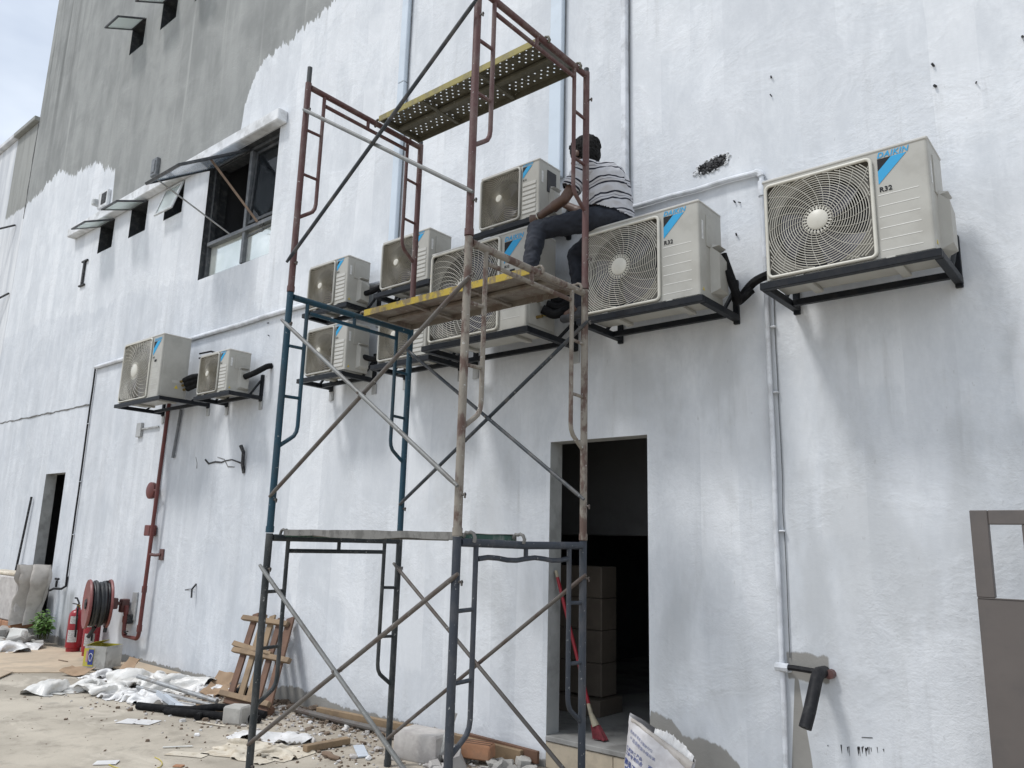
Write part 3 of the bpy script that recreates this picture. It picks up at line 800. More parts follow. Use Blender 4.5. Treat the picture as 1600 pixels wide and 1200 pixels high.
M['sticker'] = pmat('white_sticker', (0.70, 0.70, 0.68), (0.4, 0.4, 0.4), 0.5, 60, 0.5, 0.0, 40)
M['warn'] = pmat('yellow_warning', (0.65, 0.50, 0.06), None, 0, 5, 0.5, 0.0, 40)
M['bracket'] = pmat('dark_steel_bracket', (0.008, 0.010, 0.014), (0.035, 0.034, 0.033), 0.3, 14, 0.5, 0.15, 80, **{'Specular IOR Level': 0.25})
M['brass'] = pmat('brass_valve', (0.30, 0.21, 0.07), (0.12, 0.08, 0.04), 0.4, 30, 0.35, 0.05, 60, metal=0.8)
M['mount_patch'] = pmat('steel_wall_plate', (0.40, 0.41, 0.41), (0.24, 0.23, 0.22), 0.5, 12, 0.6, 0.2, 60)
M['insul'] = pmat('black_foam_lagging', (0.007, 0.007, 0.008), (0.025, 0.025, 0.025), 0.5, 20, 0.85, 0.5, 120, **{'Specular IOR Level': 0.2})

TYPES = {
    # w, h, d, grille (x0, x1, z0, z1), hub radius, ring pitch, wire, spokes, swirl, guard material, ribs
    'medium': dict(w=0.935, h=0.66, d=0.33, g=(0.022, 0.640, 0.016, 0.612), hub=0.062, pitch=0.0142, wire=0.0025, spokes=24, swirl=0.75, gm='guard'),
    'large': dict(w=1.05, h=0.80, d=0.36, g=(0.018, 0.775, 0.016, 0.770), hub=0.085, pitch=0.0165, wire=0.0022, spokes=36, swirl=1.1, gm='guard'),
    'small': dict(w=0.635, h=0.49, d=0.28, g=(0.012, 0.440, 0.012, 0.462), hub=0.032, pitch=0.0105, wire=0.0016, spokes=56, swirl=1.2, gm='guard_dim'),
}
ac_cache = {}
def ac_meshes(ty):
    if ty in ac_cache: return ac_cache[ty]
    T = TYPES[ty]; w, h, d = T['w'], T['h'], T['d']
    gx0, gx1, gz0, gz1 = T['g']; out = []
    cx, cz = (gx0 + gx1) / 2, (gz0 + gz1) / 2
    R = min(gx1 - gx0, gz1 - gz0) / 2 - 0.022
    r = 0.016
    # --- casing
    mb = MB()
    prof = [(r + -r * math.cos(a), r - r * math.sin(a)) for a in [i * math.pi / 8 for i in range(5)]]
    prof = [(r * (1 - math.cos(i * math.pi / 8)), r * (1 - math.sin(i * math.pi / 8))) for i in range(5)]   # left edge to front
    right = [(w - x, y) for x, y in prof][::-1]
    plan = [(0.0, d)] + prof[0:] + right + [(w, d)]
    n = len(plan)
    vs = [(x, y, 0.004) for x, y in plan] + [(x, y, h - 0.018) for x, y in plan]
    fs = []
    for i in range(n - 1):
        if abs(plan[i][1]) < 1e-6 and abs(plan[i + 1][1]) < 1e-6 and plan[i + 1][0] - plan[i][0] > 0.1: continue   # front built below
        fs.append((i, i + 1, i + 1 + n, i + n))
    fs.append((n - 1, 0, n, 2 * n - 1))
    fs.append(tuple(range(n - 1, -1, -1)))
    mb.add(vs, fs)
    zt = h - 0.018
    def rect(a, b, c, e):
        if b - a > 1e-5 and e - c > 1e-5:
            mb.add([(a, 0, c), (b, 0, c), (b, 0, e), (a, 0, e)], [(0, 1, 2, 3)])
    rect(r, gx0, 0.004, zt) if gx0 > r else None
    x_in0 = max(gx0, r)
    rect(gx1, w - r, 0.004, zt); rect(x_in0, gx1, 0.004, gz0); rect(x_in0, gx1, gz1, zt)
    YP = 0.040; pl = MB()
    N = 64; ring = []; sq = []
    for i in range(N):
        a = 2 * math.pi * i / N; c_, s_ = math.cos(a), math.sin(a)
        ring.append((cx + R * c_, YP, cz + R * s_))
        hx = ((gx1 - cx) if c_ > 0 else (cx - x_in0)); hz = (gz1 - gz0) / 2
        k = min(hx / abs(c_) if abs(c_) > 1e-6 else 9, hz / abs(s_) if abs(s_) > 1e-6 else 9)
        sq.append((cx + k * c_, YP, cz + k * s_))
    vs = ring + sq; fs = [(i, (i + 1) % N, N + (i + 1) % N, N + i) for i in range(N)]
    for (qx, qz) in ((gx1, gz1), (x_in0, gz1), (x_in0, gz0), (gx1, gz0)):
        # fill the sliver at each corner
        a = math.atan2(qz - cz, qx - cx) % (2 * math.pi); i0 = int(a / (2 * math.pi) * N) % N
        b = len(vs); vs.append((qx, YP, qz)); fs.append((N + i0, b, N + (i0 + 1) % N))
    pl.add(vs, fs)
    for q in (((x_in0, gz0), (x_in0, gz1)), ((x_in0, gz1), (gx1, gz1)), ((gx1, gz1), (gx1, gz0)), ((gx1, gz0), (x_in0, gz0))):
        (a0, b0), (a1, b1) = q; pl.add([(a0, 0.0, b0), (a1, 0.0, b1), (a1, YP, b1), (a0, YP, b0)], [(0, 1, 2, 3)])
    out.append(('casing', mb.mesh('casing', M['ac']), None))
    out.append(('bell_plate', pl.mesh('bell_plate', M['bell'] if ty != 'small' else M['bell_small']), None))
    # --- shroud and coil
    mb = MB(); N2 = 48
    vs = [(cx + R * math.cos(2 * math.pi * i / N2), YP + 0.001, cz + R * math.sin(2 * math.pi * i / N2)) for i in range(N2)]
    vs += [(x, 0.16, z) for x, y, z in vs]
    mb.add(vs, [(i, (i + 1) % N2, N2 + (i + 1) % N2, N2 + i) for i in range(N2)])
    out.append(('shroud', mb.mesh('shroud', M['ac_dark']), None))
    mb = MB(); mb.add(vs[N2:], [tuple(range(N2))])
    out.append(('coil', mb.mesh('coil', M['coil'] if ty != 'medium' else M['ac_dark']), None))
    # --- fan
    for b in range(3):
        mb = MB(); pts = []; K = 10; J = 6
        for j in range(J + 1):
            rr = R * (0.16 + 0.78 * j / J)
            for i in range(K + 1):
                a = b * 2 * math.pi / 3 + 0.35 * j / J + (0.25 + 1.15 * i / K)
                pts.append((cx + rr * math.cos(a), 0.055 + 0.065 * i / K, cz + rr * math.sin(a)))
        mb.add(pts, [(j * (K + 1) + i, j * (K + 1) + i + 1, (j + 1) * (K + 1) + i + 1, (j + 1) * (K + 1) + i) for j in range(J) for i in range(K)])
        out.append(('fan_blade', mb.mesh('fan_blade', M['fan']), None))
    # --- guard
    mb = MB(); yg = -0.020; wr = T['wire']; hx, hz = (gx1 - gx0) / 2 - 0.010, (gz1 - gz0) / 2 - 0.010
    Rmax = math.hypot(hx, hz)
    rr = T['hub'] + T['pitch']
    while rr < Rmax:
        n_ = max(28, int(rr / R * 72)); run = []
        def flush():
            if len(run) > 2: mb.tube(run, wr, 4, caps=False)
        full = rr < min(hx, hz)
        P = [(cx + rr * math.cos(2 * math.pi * i / n_), yg + 0.012 * max(0, (rr - 0.8 * R) / R), cz + rr * math.sin(2 * math.pi * i / n_)) for i in range(n_)]
        if full: mb.tube(P, wr, 4, closed=True)
        else:
            inside = [abs(p[0] - cx) < hx and abs(p[2] - cz) < hz for p in P]
            st = next((i for i in range(n_) if not inside[i]), 0)
            for k in range(n_ + 1):
                i = (st + k) % n_
                if inside[i] and k < n_: run.append(P[i])
                else:
                    flush(); run = []
        rr += T['pitch']
    for s in range(T['spokes']):
        a0 = 2 * math.pi * s / T['spokes']; run = []
        for i in range(15):
            q = i / 14; rr = T['hub'] * 0.9 + (Rmax - T['hub'] * 0.9) * q
            a = a0 + T['swirl'] * (q ** 0.8)
            p = (cx + rr * math.cos(a), yg - 0.003 + 0.012 * max(0, (rr - 0.8 * R) / R), cz + rr * math.sin(a))
            if abs(p[0] - cx) > hx or abs(p[2] - cz) > hz: break
            run.append(p)
        if len(run) > 2: mb.tube(run, wr * (0.55 if ty == 'medium' else 0.95), 4, caps=False)
    out.append(('fan_guard', mb.mesh('fan_guard', M[T['gm']], angle=80), None))
    # guard rim
    mb = MB(); rc = 0.03; rim = []
    for (ax, az, a0) in ((gx1 - rc, gz1 - rc, 0), (gx0 + rc, gz1 - rc, 1), (gx0 + rc, gz0 + rc, 2), (gx1 - rc, gz0 + rc, 3)):
        for i in range(6):
            a = a0 * math.pi / 2 + i / 5 * math.pi / 2
            rim.append((ax + rc * math.cos(a), -0.011, az + rc * math.sin(a)))
    mb.tube(rim, 0.011, 8, closed=True)
    out.append(('guard_rim', mb.mesh('guard_rim', M['guard'] if ty != 'small' else M['ac'], angle=60), None))
    mb = MB(); mb.lathe([(T['hub'], 0.0), (T['hub'], -0.010), (T['hub'] * 0.86, -0.016), (0.002, -0.018)], 28, (cx, yg + 0.004, cz), (0, 1, 0))
    if ty != 'small':
        for i in range(24):
            a = 2 * math.pi * i / 24; u = Vector((math.cos(a), 0, math.sin(a)))
            mb.bar(Vector((cx, yg, cz)) + u * T['hub'] * 0.9, Vector((cx, yg, cz)) + u * T['hub'] * 1.38, 0.008, 0.006)
    out.append(('hub_cap', mb.mesh('hub_cap', M['guard']), None))
    # --- lid
    mb = MB(); mb.box((w / 2, d / 2, h - 0.008), (w + 0.010, d + 0.010, 0.024), 0.008)
    out.append(('top_lid', mb.mesh('top_lid', M['ac_top']), None))
    # --- front panel print
    px0 = gx1 + (0.035 if ty != 'small' else 0.022); px1 = w - (0.05 if ty != 'small' else 0.03); pw = px1 - px0
    lw = {'medium': 0.165, 'large': 0.19, 'small': 0.105}[ty]
    ztop = {'medium': 0.597, 'large': 0.715, 'small': 0.452}[ty]
    yl = -0.0025
    def flat(name, poly, mat):
        mb = MB(); mb.prism(poly, 0.002, (0, yl, 0)); out.append((name, mb.mesh(name, M[mat]), None))
    k = lw
    lx = px0 if ty != 'large' else px0 + 0.01
    flat('logo_triangle', [(lx, ztop), (lx + k * 0.44, ztop), (lx, ztop - k * 0.44)], 'logo_black')
    flat('logo_band', [(lx + k * 0.45, ztop), (lx + k * 0.93, ztop), (lx, ztop - k * 0.93), (lx, ztop - k * 0.45)], 'logo_blue')
    def letters(name, s, x, z, width, mat, shear, off):
        v, f = text_mesh(s, 1.0, shear, off); a = min(p[0] for p in v); b = max(p[0] for p in v)
        sc = width / (b - a); mb = MB()
        mb.add([(x + (p[0] - a) * sc, yl, z + p[1] * sc * 1.0) for p in v], f)
        me = mb.mesh(name, M[mat]); out.append((name, me, None))
    letters('brand_lettering', 'DAIKIN', lx, ztop + 0.006, k * 1.03, 'logo_blue', 0.28, 0.022)
    if ty == 'medium':
        letters('model_lettering', 'R32', lx + 0.003, 0.396, 0.066, 'logo_black', 0.0, 0.03)
        for i in range(6):
            mb = MB(); mb.prism([(0, 0), (pw, 0), (pw, 0.0042), (0, 0.0042)], 0.0015, (px0 - 0.008, -0.0015, 0.375 - 0.066 * i))
            out.append(('panel_rib', mb.mesh('panel_rib', M['rib']), None))
    elif ty == 'large':
        letters('model_lettering', 'R32', lx + 0.005, 0.50, 0.05, 'logo_black', 0.0, 0.03)
        mb = MB(); mb.box((lx + 0.085, -0.002, 0.465), (0.05, 0.006, 0.028), 0.002); out.append(('badge', mb.mesh('badge', M['logo_black']), None))
        for i in range(5):
            mb = MB(); mb.prism([(0, 0), (pw, 0), (pw, 0.006), (0, 0.006)], 0.0015, (px0 - 0.01, -0.0015, 0.385 - 0.075 * i))
            out.append(('panel_rib', mb.mesh('panel_rib', M['ac_top']), None))
    else:
        letters('model_lettering', 'R32', lx + 0.003, 0.328, 0.038, 'logo_black', 0.0, 0.03)
        for i in range(7):
            mb = MB(); mb.box((px0 + pw / 2, -0.001, 0.292 - 0.040 * i), (pw, 0.010, 0.031), 0.004)
            out.append(('panel_rib', mb.mesh('panel_rib', M['ac_top']), None))
    # --- right-hand side
    if ty == 'large':
        mb = MB(); mb.box((w + 0.003, d * 0.50, h * 0.47), (0.008, d * 0.84, h * 0.88), 0.003); out.append(('side_panel', mb.mesh('side_panel', M['ac']), None))
        mb = MB(); mb.prism([(0.0, 0), (0.05, 0), (0.025, 0.045)], 0.002, (w + 0.0075, d * 0.55, h * 0.16), (0, 1, 0), (0, 0, 1), (1, 0, 0)); out.append(('warning_label', mb.mesh('warning_label', M['warn']), None))
        mb = MB(); mb.box((w + 0.008, d * 0.62, h * 0.27), (0.003, 0.12, 0.035)); out.append(('rating_label', mb.mesh('rating_label', M['ac_top']), None))
    else:
        s = h / 0.66
        mb = MB(); mb.box((w + 0.002, d * 0.52, h * 0.72), (0.008, d * 0.46, h * 0.34), 0.003); out.append(('service_panel', mb.mesh('service_panel', M['ac']), None))
        # valve cover: sloping top, bulges outward
        mb = MB()
        yb0, yb1, zb0, zb1, o_ = d * 0.46, d * 0.95, h * 0.07, h * 0.50, 0.055 * s
        mb.add([(w, yb0, zb0), (w, yb1, zb0), (w, yb1, zb1 + .05 * s), (w, yb0, zb1 + .05 * s),
                (w + o_, yb0 + .03 * s, zb0 + .035 * s), (w + o_, yb1 - .01, zb0 + .02 * s), (w + o_, yb1 - .01, zb1 - .04 * s), (w + o_, yb0 + .03 * s, zb1)],
               [(4, 5, 6, 7), (0, 1, 5, 4), (1, 2, 6, 5), (2, 3, 7, 6), (3, 0, 4, 7), (3, 2, 1, 0)])
        out.append(('valve_cover', mb.mesh('valve_cover', M['ac']), None))
        mb = MB(); mb.add([(w, d * .50, h * .60), (w, d * .92, h * .60), (w, d * .92, h * .56), (w, d * .50, h * .56), (w + .05 * s, d * .56, h * .585), (w + .05 * s, d * .90, h * .585)],
                          [(0, 1, 5, 4), (3, 4, 5, 2), (0, 4, 3), (1, 2, 5), (0, 3, 2, 1)])
        out.append(('handle', mb.mesh('handle', M['ac_top']), None))
        mb = MB(); mb.box((w + 0.001, d * .72, h * .535), (0.004, d * .22, h * .05)); out.append(('handle_recess', mb.mesh('handle_recess', M['ac_dark']), None))
        mb = MB(); mb.box((w + 0.001, d * .14, h * .70), (0.003, 0.022, h * .20)); out.append(('rating_label', mb.mesh('rating_label', M['sticker']), None))
        mb = MB(); mb.prism([(0.0, 0), (0.026, 0), (0.013, 0.024)], 0.002, (w + 0.0005, d * .10, h * .06), (0, 1, 0), (0, 0, 1), (1, 0, 0)); out.append(('warning_label', mb.mesh('warning_label', M['warn']), None))
    # --- feet rails
    for fx in (0.22, 0.76):
        mb = MB(); mb.box((w * fx, d / 2, -0.008), (0.05, d + 0.02, 0.022), 0.003); out.append(('foot_rail', mb.mesh('foot_rail', M['ac']), None))
    ac_cache[ty] = out
    return out

def ac_unit(ty, X, Yf, Z, label, tilt=0.0, grp='outdoor air conditioner units on wall brackets', skip=()):
    r = empty('air_conditioner', (X, Yf, Z)); tag(r, label, 'air conditioner', grp)
    r.rotation_euler = (0, 0, tilt)
    for nm, me, _ in ac_meshes(ty):
        if nm in skip: continue
        from_mesh(nm, me, r)
    return r

def bracket(x0, x1, z, depth, label, posts=True, plates=True, ph=0.30, drop=0.05, fr=0.045):
    """angle-iron shelf: z is the top of the shelf"""
    r = empty('wall_bracket', ((x0 + x1) / 2, 0, z)); tag(r, label, 'bracket', 'dark steel wall brackets')
    zc = z - fr / 2
    mb = MB(); mb.box(((x0 + x1) / 2, -depth + fr / 2, zc), (x1 - x0, fr, fr), 0.003); mb.build('front_rail', M['bracket'], r)
    mb = MB(); mb.box(((x0 + x1) / 2, -0.14, zc), (x1 - x0 - 2 * fr - 0.004, fr * 0.8, fr * 0.9), 0.003); mb.build('rear_rail', M['bracket'], r)
    for s, x in ((1, x0), (-1, x1)):
        xx = x + s * fr / 2
        mb = MB(); mb.box((xx, -(depth - fr) / 2 - 0.003, zc - 0.001), (fr, depth - fr - 0.008, fr), 0.003); mb.build('side_arm', M['bracket'], r)
        if posts:
            mb = MB(); mb.box((xx, -0.016, z + ph / 2 - 0.055), (fr * 0.9, 0.028, ph + 0.02), 0.003); mb.build('wall_post', M['bracket'], r)
            mb = MB(); mb.bar((xx, -0.03, z + ph * 0.62), (xx, -depth * 0.36, z - 0.002), 0.022, 0.022, 0.002, (1, 0, 0)); mb.build('brace', M['bracket'], r)
        if not plates: continue
        mb = MB(); mb.box((xx, -0.007, z - drop - 0.06), (fr * 1.5, 0.012, 0.10), 0.002); mb.build('wall_plate', M['mount_patch'], r)
    return r

def lagged(pts, r_, label, seed=0):
    P = [Vector(p) for p in pts]
    # Catmull-Rom through the points
    out = []
    Q = [P[0] + (P[0] - P[1])] + P + [P[-1] + (P[-1] - P[-2])]
    for i in range(1, len(Q) - 2):
        for k in range(7):
            t = k / 7
            out.append(0.5 * ((2 * Q[i]) + (-Q[i - 1] + Q[i + 1]) * t + (2 * Q[i - 1] - 5 * Q[i] + 4 * Q[i + 1] - Q[i + 2]) * t * t + (-Q[i - 1] + 3 * Q[i] - 3 * Q[i + 1] + Q[i + 2]) * t ** 3))
    out.append(P[-1])
    mb = MB(); mb.tube(out, r_, 9)
    o = mb.build_at('lagged_pipe', M['insul'], P[0])
    return tag(o, label, 'pipe', 'black lagged refrigerant pipes')

ac_unit('medium', -1.745, -0.54, 3.235, 'nearest cream air conditioner at the right, cyan brand mark, round fan guard')
bracket(-1.775, -0.78, 3.222, 0.575, 'dark bracket under the rightmost air conditioner', plates=False)
ac_unit('medium', -3.115, -0.545, 3.238, 'cream air conditioner the striped-shirt worker sits on')
bracket(-3.14, -2.15, 3.225, 0.58, 'dark bracket under the air conditioner the worker sits on', plates=False)
ac_unit('small', -4.255, -0.43, 4.215, 'topmost small air conditioner the worker holds, its side cover off', skip=('service_panel',))
bracket(-4.34, -3.60, 4.20, 0.46, 'dark bracket under the topmost small air conditioner', plates=False)
UNIT = {}
UNIT['plank'] = ac_unit('large', -4.62, -0.625, 3.235, 'large air conditioner behind the middle yellow plank')
bracket(-4.66, -3.52, 3.222, 0.665, 'dark bracket under the large unit behind the yellow plank')
UNIT['far'] = ac_unit('large', -10.42, -0.62, 3.29, 'large air conditioner above the red fire pipe')
bracket(-10.45, -9.22, 3.278, 0.66, 'dark bracket under the large unit above the red pipe')
ac_unit('small', -8.77, -0.42, 3.265, 'small air conditioner to the right of the large far unit')
bracket(-8.82, -8.03, 3.252, 0.44, 'dark bracket under the small unit beside the large far unit')
ac_unit('small', -6.68, -0.42, 3.935, 'upper left small air conditioner seen through the left scaffold frame')
bracket(-6.74, -6.00, 3.922, 0.44, 'dark bracket under the upper left small unit')
ac_unit('small', -6.62, -0.42, 3.24, 'lower left small air conditioner seen through the teal scaffold frame')
bracket(-6.74, -6.00, 3.226, 0.44, 'dark bracket under the lower left small unit')
ac_unit('small', -5.52, -0.42, 3.935, 'upper small air conditioner behind the rusty inner scaffold post')
bracket(-5.60, -4.84, 3.922, 0.44, 'dark bracket under the upper small unit behind the rusty post')
ac_unit('small', -5.50, -0.42, 3.235, 'lower small air conditioner half hidden under the middle plank')
bracket(-5.58, -4.80, 3.222, 0.44, 'dark bracket under the half hidden lower small unit')
# opening in the side of the topmost unit
mb = MB(); mb.box((-3.617, -0.27, 4.545), (0.006, 0.12, 0.19), 0.002); op = mb.build_at('side_opening', M['ac_dark'], (-3.617, -0.27, 4.545))
for o in bpy.data.objects:
    if o.get('label', '').startswith('topmost small air'):
        op.parent = o; op.location = op.location - o.location
# lid flange standing proud behind the topmost unit
mb = MB(); mb.box((-4.02, -0.22, 4.74), (0.16, 0.05, 0.10), 0.008); fl = mb.build_at('flange_box', M['ac'], (-4.02, -0.22, 4.70)); tag(fl, 'small grey box on top of the topmost air conditioner', 'box')

lagged([(-2.16, -0.24, 3.60), (-2.10, -0.20, 3.36), (-2.12, -0.10, 3.30), (-1.98, -0.10, 3.42), (-1.7, -0.10, 3.46), (-1.5, -0.12, 3.42)], 0.030, 'black lagged pipe arching to the rightmost unit')
lagged([(-2.13, -0.26, 3.47), (-2.08, -0.20, 3.30), (-2.10, -0.14, 3.28), (-2.02, -0.10, 3.36)], 0.028, 'short black lagged loop beside the bracket of the sat-on unit')
for k, (dz, dy) in enumerate(((0, 0), (0.045, .03), (-0.05, -.02))):
    lagged([(-9.30, -0.30 - dy, 3.48 + dz), (-9.1, -0.26 - dy, 3.52 + dz), (-8.86, -0.12, 3.52 + dz * .6), (-8.6, -0.07, 3.60 + dz * .4)], 0.036 if k else 0.042,
           ['thickest black lagged pipe leaving the large far unit', 'upper black lagged pipe leaving the large far unit', 'lower black lagged pipe leaving the large far unit'][k])
    mb = MB(); mb.tube([(-9.375, -0.32 - dy, 3.47 + dz), (-9.29, -0.30 - dy, 3.48 + dz)], 0.016, 8); mb.build('valve', M['brass'], UNIT['far'])
lagged([(-8.10, -0.22, 3.45), (-7.98, -0.16, 3.50), (-7.92, -0.06, 3.58), (-7.90, 0.0, 3.60)], 0.034, 'black lagged pipe entering the wall beside the small far unit')
lagged([(-6.03, -0.22, 4.06), (-5.93, -0.16, 4.10), (-5.80, -0.09, 4.18), (-5.62, -0.06, 4.22), (-5.5, -0.05, 4.2)], 0.028, 'black lagged pipe between the two upper small units')
lagged([(-5.96, -0.22, 3.40), (-5.86, -0.16, 3.38), (-5.78, -0.08, 3.48), (-5.76, -0.06, 3.8), (-5.66, -0.05, 4.10)], 0.028, 'black lagged pipe rising beside the lower left small unit')
lagged([(-5.5, -0.10, 3.86), (-5.2, -0.12, 3.87), (-4.9, -0.10, 3.86), (-4.7, -0.08, 3.90)], 0.026, 'black lagged pipe below the upper middle small unit')
for k in range(3):
    lagged([(-3.54, -0.46 + .05 * k, 3.40 + 0.05 * k), (-3.46, -0.40 + .05 * k, 3.36 + 0.07 * k), (-3.38, -0.30, 3.44 + .05 * k), (-3.40, -0.16, 3.62), (-3.44 + .03 * k, -0.08, 4.0)], 0.036,
           ['front black lagged pipe beside the large unit behind the plank', 'middle black lagged pipe beside the large unit behind the plank', 'rear black lagged pipe beside the large unit behind the plank'][k])
for k in range(2):
    mb = MB(); mb.tube([(-3.57, -0.50, 3.33 + .13 * k), (-3.51, -0.50, 3.33 + .13 * k)], 0.013, 8); mb.build('valve', M['brass'], UNIT['plank'])
for k in range(2):
    P = [(-9.36, -0.14, 3.92 - .06 * k), (-9.15, -0.10, 3.93 - .06 * k), (-9.0, -0.07, 3.88 - .06 * k), (-8.85, -0.05, 3.80 - .05 * k)]
    mb = MB(); mb.tube(P, 0.012, 6); c_ = mb.build_at('cable_loop', M['pipe_black'], P[0]); tag(c_, ['upper black cable between the two far units', 'lower black cable between the two far units'][k], 'cable')
for k in range(2):
    P = [(-3.40 + .05 * k, -0.012, 4.5), (-3.42 + .05 * k, -0.014, 4.1), (-3.47 + .05 * k, -0.014, 3.7), (-3.44 + .05 * k, -0.014, 3.4)]
    mb = MB(); mb.tube(P, 0.007, 6); c_ = mb.build_at('hanging_cable', M['pipe_black'], P[0]); tag(c_, ['left thin black cable down the wall behind the worker', 'right thin black cable down the wall behind the worker'][k], 'cable')

# ================================================================== red fire main and hose reel
fm = empty('fire_pipe', (-10.20, 0, 0.3)); tag(fm, 'red oxide fire pipe dropping from the large far unit to the hose reel', 'fire pipe')
mb = MB(); mb.tube([(-10.10, -0.10, 3.62), (-10.15, -0.10, 2.2), (-10.20, -0.10, 0.40)], 0.025, 10); mb.build('riser', M['pipe_red'], fm)
mb = MB(); mb.tube(arc((-10.27, -0.10, 0.40), 0.07, 0, -math.pi / 2, 5, (1, 0, 0), (0, 0, 1)) + [(-10.56, -0.10, 0.33)] + arc((-10.56, -0.10, 0.39), 0.06, -math.pi / 2, -math.pi, 5, (1, 0, 0), (0, 0, 1)) + [(-10.62, -0.10, 0.62)], 0.025, 10)
mb.build('return_bend', M['pipe_red'], fm)
for z in (0.42, 0.9):
    mb = MB(); mb.tube([(-10.20 + (z - .42) * .025, -0.10, z), (-10.20 + (z - .42) * .025, -0.10, z + 0.08)], 0.032, 10); mb.build('coupling', M['pipe_red'], fm)
mb = MB(); mb.tube([(-10.62, -0.10, 0.5), (-10.62, -0.10, 0.58)], 0.034, 10); mb.build('coupling', M['pipe_red'], fm)
mb = MB(); mb.lathe([(0.10, 0), (0.11, 0.02), (0.11, 0.06), (0.08, 0.075)], 20, (-10.36, -0.04, 2.20), (0, -1, 0)); mb.tube([(-10.3, -0.08, 2.2), (-10.15, -0.10, 2.2)], 0.018, 8); mb.build('alarm_gong', M['pipe_red'], fm)
mb = MB(); mb.box((-10.30, -0.06, 1.68), (0.15, 0.10, 0.14), 0.01); mb.build('test_valve', M['pipe_red'], fm)
mb = MB(); mb.tube([(-10.17, -0.10, 1.38), (-10.08, -0.06, 1.37), (-10.02, -0.02, 1.38)], 0.020, 8); mb.box((-10.02, -0.012, 1.38), (0.10, 0.02, 0.14), 0.003); mb.build('wall_clamp', M['brown_red'], fm)
mb = MB(); mb.tube([(-10.26, -0.02, 3.60), (-10.30, -0.02, 1.75)], 0.013, 8); mb.build('cable_conduit', M['mount_patch'], fm)
c2 = MB(); c2.tube([(-9.90, -0.03, 3.26), (-9.98, -0.03, 2.62)], 0.020, 8); o = c2.build_at('conduit_end', M['alu_grey'], (-9.98, -0.03, 2.62)); tag(o, 'short grey conduit end hanging beside the red fire pipe', 'conduit')
mb = MB(); mb.box((-11.05, -0.02, 3.07), (0.14, 0.04, 0.20), 0.004); mb.bar((-10.98, -0.02, 3.08), (-10.5, -0.02, 3.08), 0.02, 0.02); o = mb.build_at('empty_anchor', M['mount_patch'], (-11.0, 0, 3.07)); tag(o, 'unused steel anchor plate below the large far unit', 'anchor')

reel = empty('hose_reel', (-10.75, -0.05, 0.71)); tag(reel, 'red fire hose reel wound with black hose on a wall arm', 'hose reel')
ax = Vector((0.25, 0.97, 0)).normalized()
Wp = Vector((-10.74, 0.0, 0.73)); Oc = Wp - ax * 0.51; Ic = Wp - ax * 0.265
M['reel_red'] = pmat('faded_red_reel', (0.22, 0.062, 0.058), (0.21, 0.10, 0.09), 0.6, 6, 0.45, 0.08, 40)
M['hose'] = pmat('black_rubber_hose', (0.020, 0.022, 0.025), (0.07, 0.07, 0.07), 0.4, 8, 0.5, 0.1, 60)
for nm, c_ in (('front_disc', Oc), ('back_disc', Ic)):
    mb = MB()
    mb.lathe([(0.07, -0.012), (0.28, -0.012), (0.302, -0.020), (0.31, 0.0), (0.302, 0.014), (0.28, 0.006), (0.07, 0.006), (0.07, -0.012)], 40, c_, ax, close=False)
    mb.build(nm, M['reel_red'], reel)
mb = MB(); mb.lathe([(0.16, 0.008), (0.16, (Ic - Oc).length - 0.014)], 24, Oc, ax, close=False); mb.build('drum', M['pipe_black'], reel)
u = Vector((0, 0, 1)); v_ = ax.cross(u)
for layer, (rr, cnt) in enumerate(((0.19, 5), (0.232, 5), (0.265, 4))):
    P = []
    for i in range(cnt * 28 + 1):
        a = 2 * math.pi * i / 28; q = i / (cnt * 28)
        if layer % 2: q = 1 - q
        P.append(Oc + ax * (0.035 + q * ((Ic - Oc).length - 0.07) + 0.012 * math.sin(a * 0.37 + layer)) + (u * math.cos(a) + v_ * math.sin(a)) * (rr + 0.012 * math.sin(a * 0.61 + layer * 2)))
    mb = MB(); mb.tube(P, 0.024, 7); mb.build('hose', M['hose'], reel)
P = [Oc + ax * 0.10 + (u * math.cos(a) + v_ * math.sin(a)) * 0.30 for a in [2.2 + .15 * i for i in range(6)]]
mb = MB(); mb.tube([tuple(Oc + ax * .12 + Vector((0.0, 0, -.29))), tuple(Oc + ax * .10 + Vector((-.03, 0, -.36))), tuple(Oc + ax * .08 + Vector((-.06, 0, -.42)))], 0.026, 8)
mb.tube([tuple(Oc + ax * .24 + Vector((0.02, 0, -.28))), tuple(Oc + ax * .23 + Vector((.03, 0, -.36)))], 0.024, 8); mb.build('hose_tail', M['hose'], reel)
mb = MB(); mb.lathe([(0.06, 0), (0.06, 0.05), (0.09, 0.06), (0.09, 0.09)], 16, Oc - ax * 0.03, ax); mb.build('hub', M['wall_dark'], reel)
mb = MB(); mb.box(Ic + ax * 0.06, (0.11, 0.08, 0.14), 0.012); mb.build('swivel_housing', M['brown_red'], reel)
mb = MB(); mb.tube([Ic + ax * 0.08, Wp - ax * 0.06], 0.022, 8); mb.build('arm', M['brown_red'], reel)
mb = MB(); mb.box(Wp + Vector((-.02, -0.07, -0.03)), (0.10, 0.10, 0.17), 0.01); mb.build('pivot', M['brown_red'], reel)
mb = MB(); mb.tube([(-10.62, -0.10, 0.60), (-10.66, -0.08, 0.70)], 0.030, 10); mb.build('inlet', M['pipe_red'], reel)
mb = MB(); mb.box((-10.60, -0.012, 0.70), (0.13, 0.022, 0.36), 0.004); mb.build('wall_plate', M['mount_patch'], reel)
mb = MB(); mb.box((-10.60, -0.05, 0.54), (0.05, 0.08, 0.12), 0.01); mb.build('stop_valve', M['wall_dark'], reel)
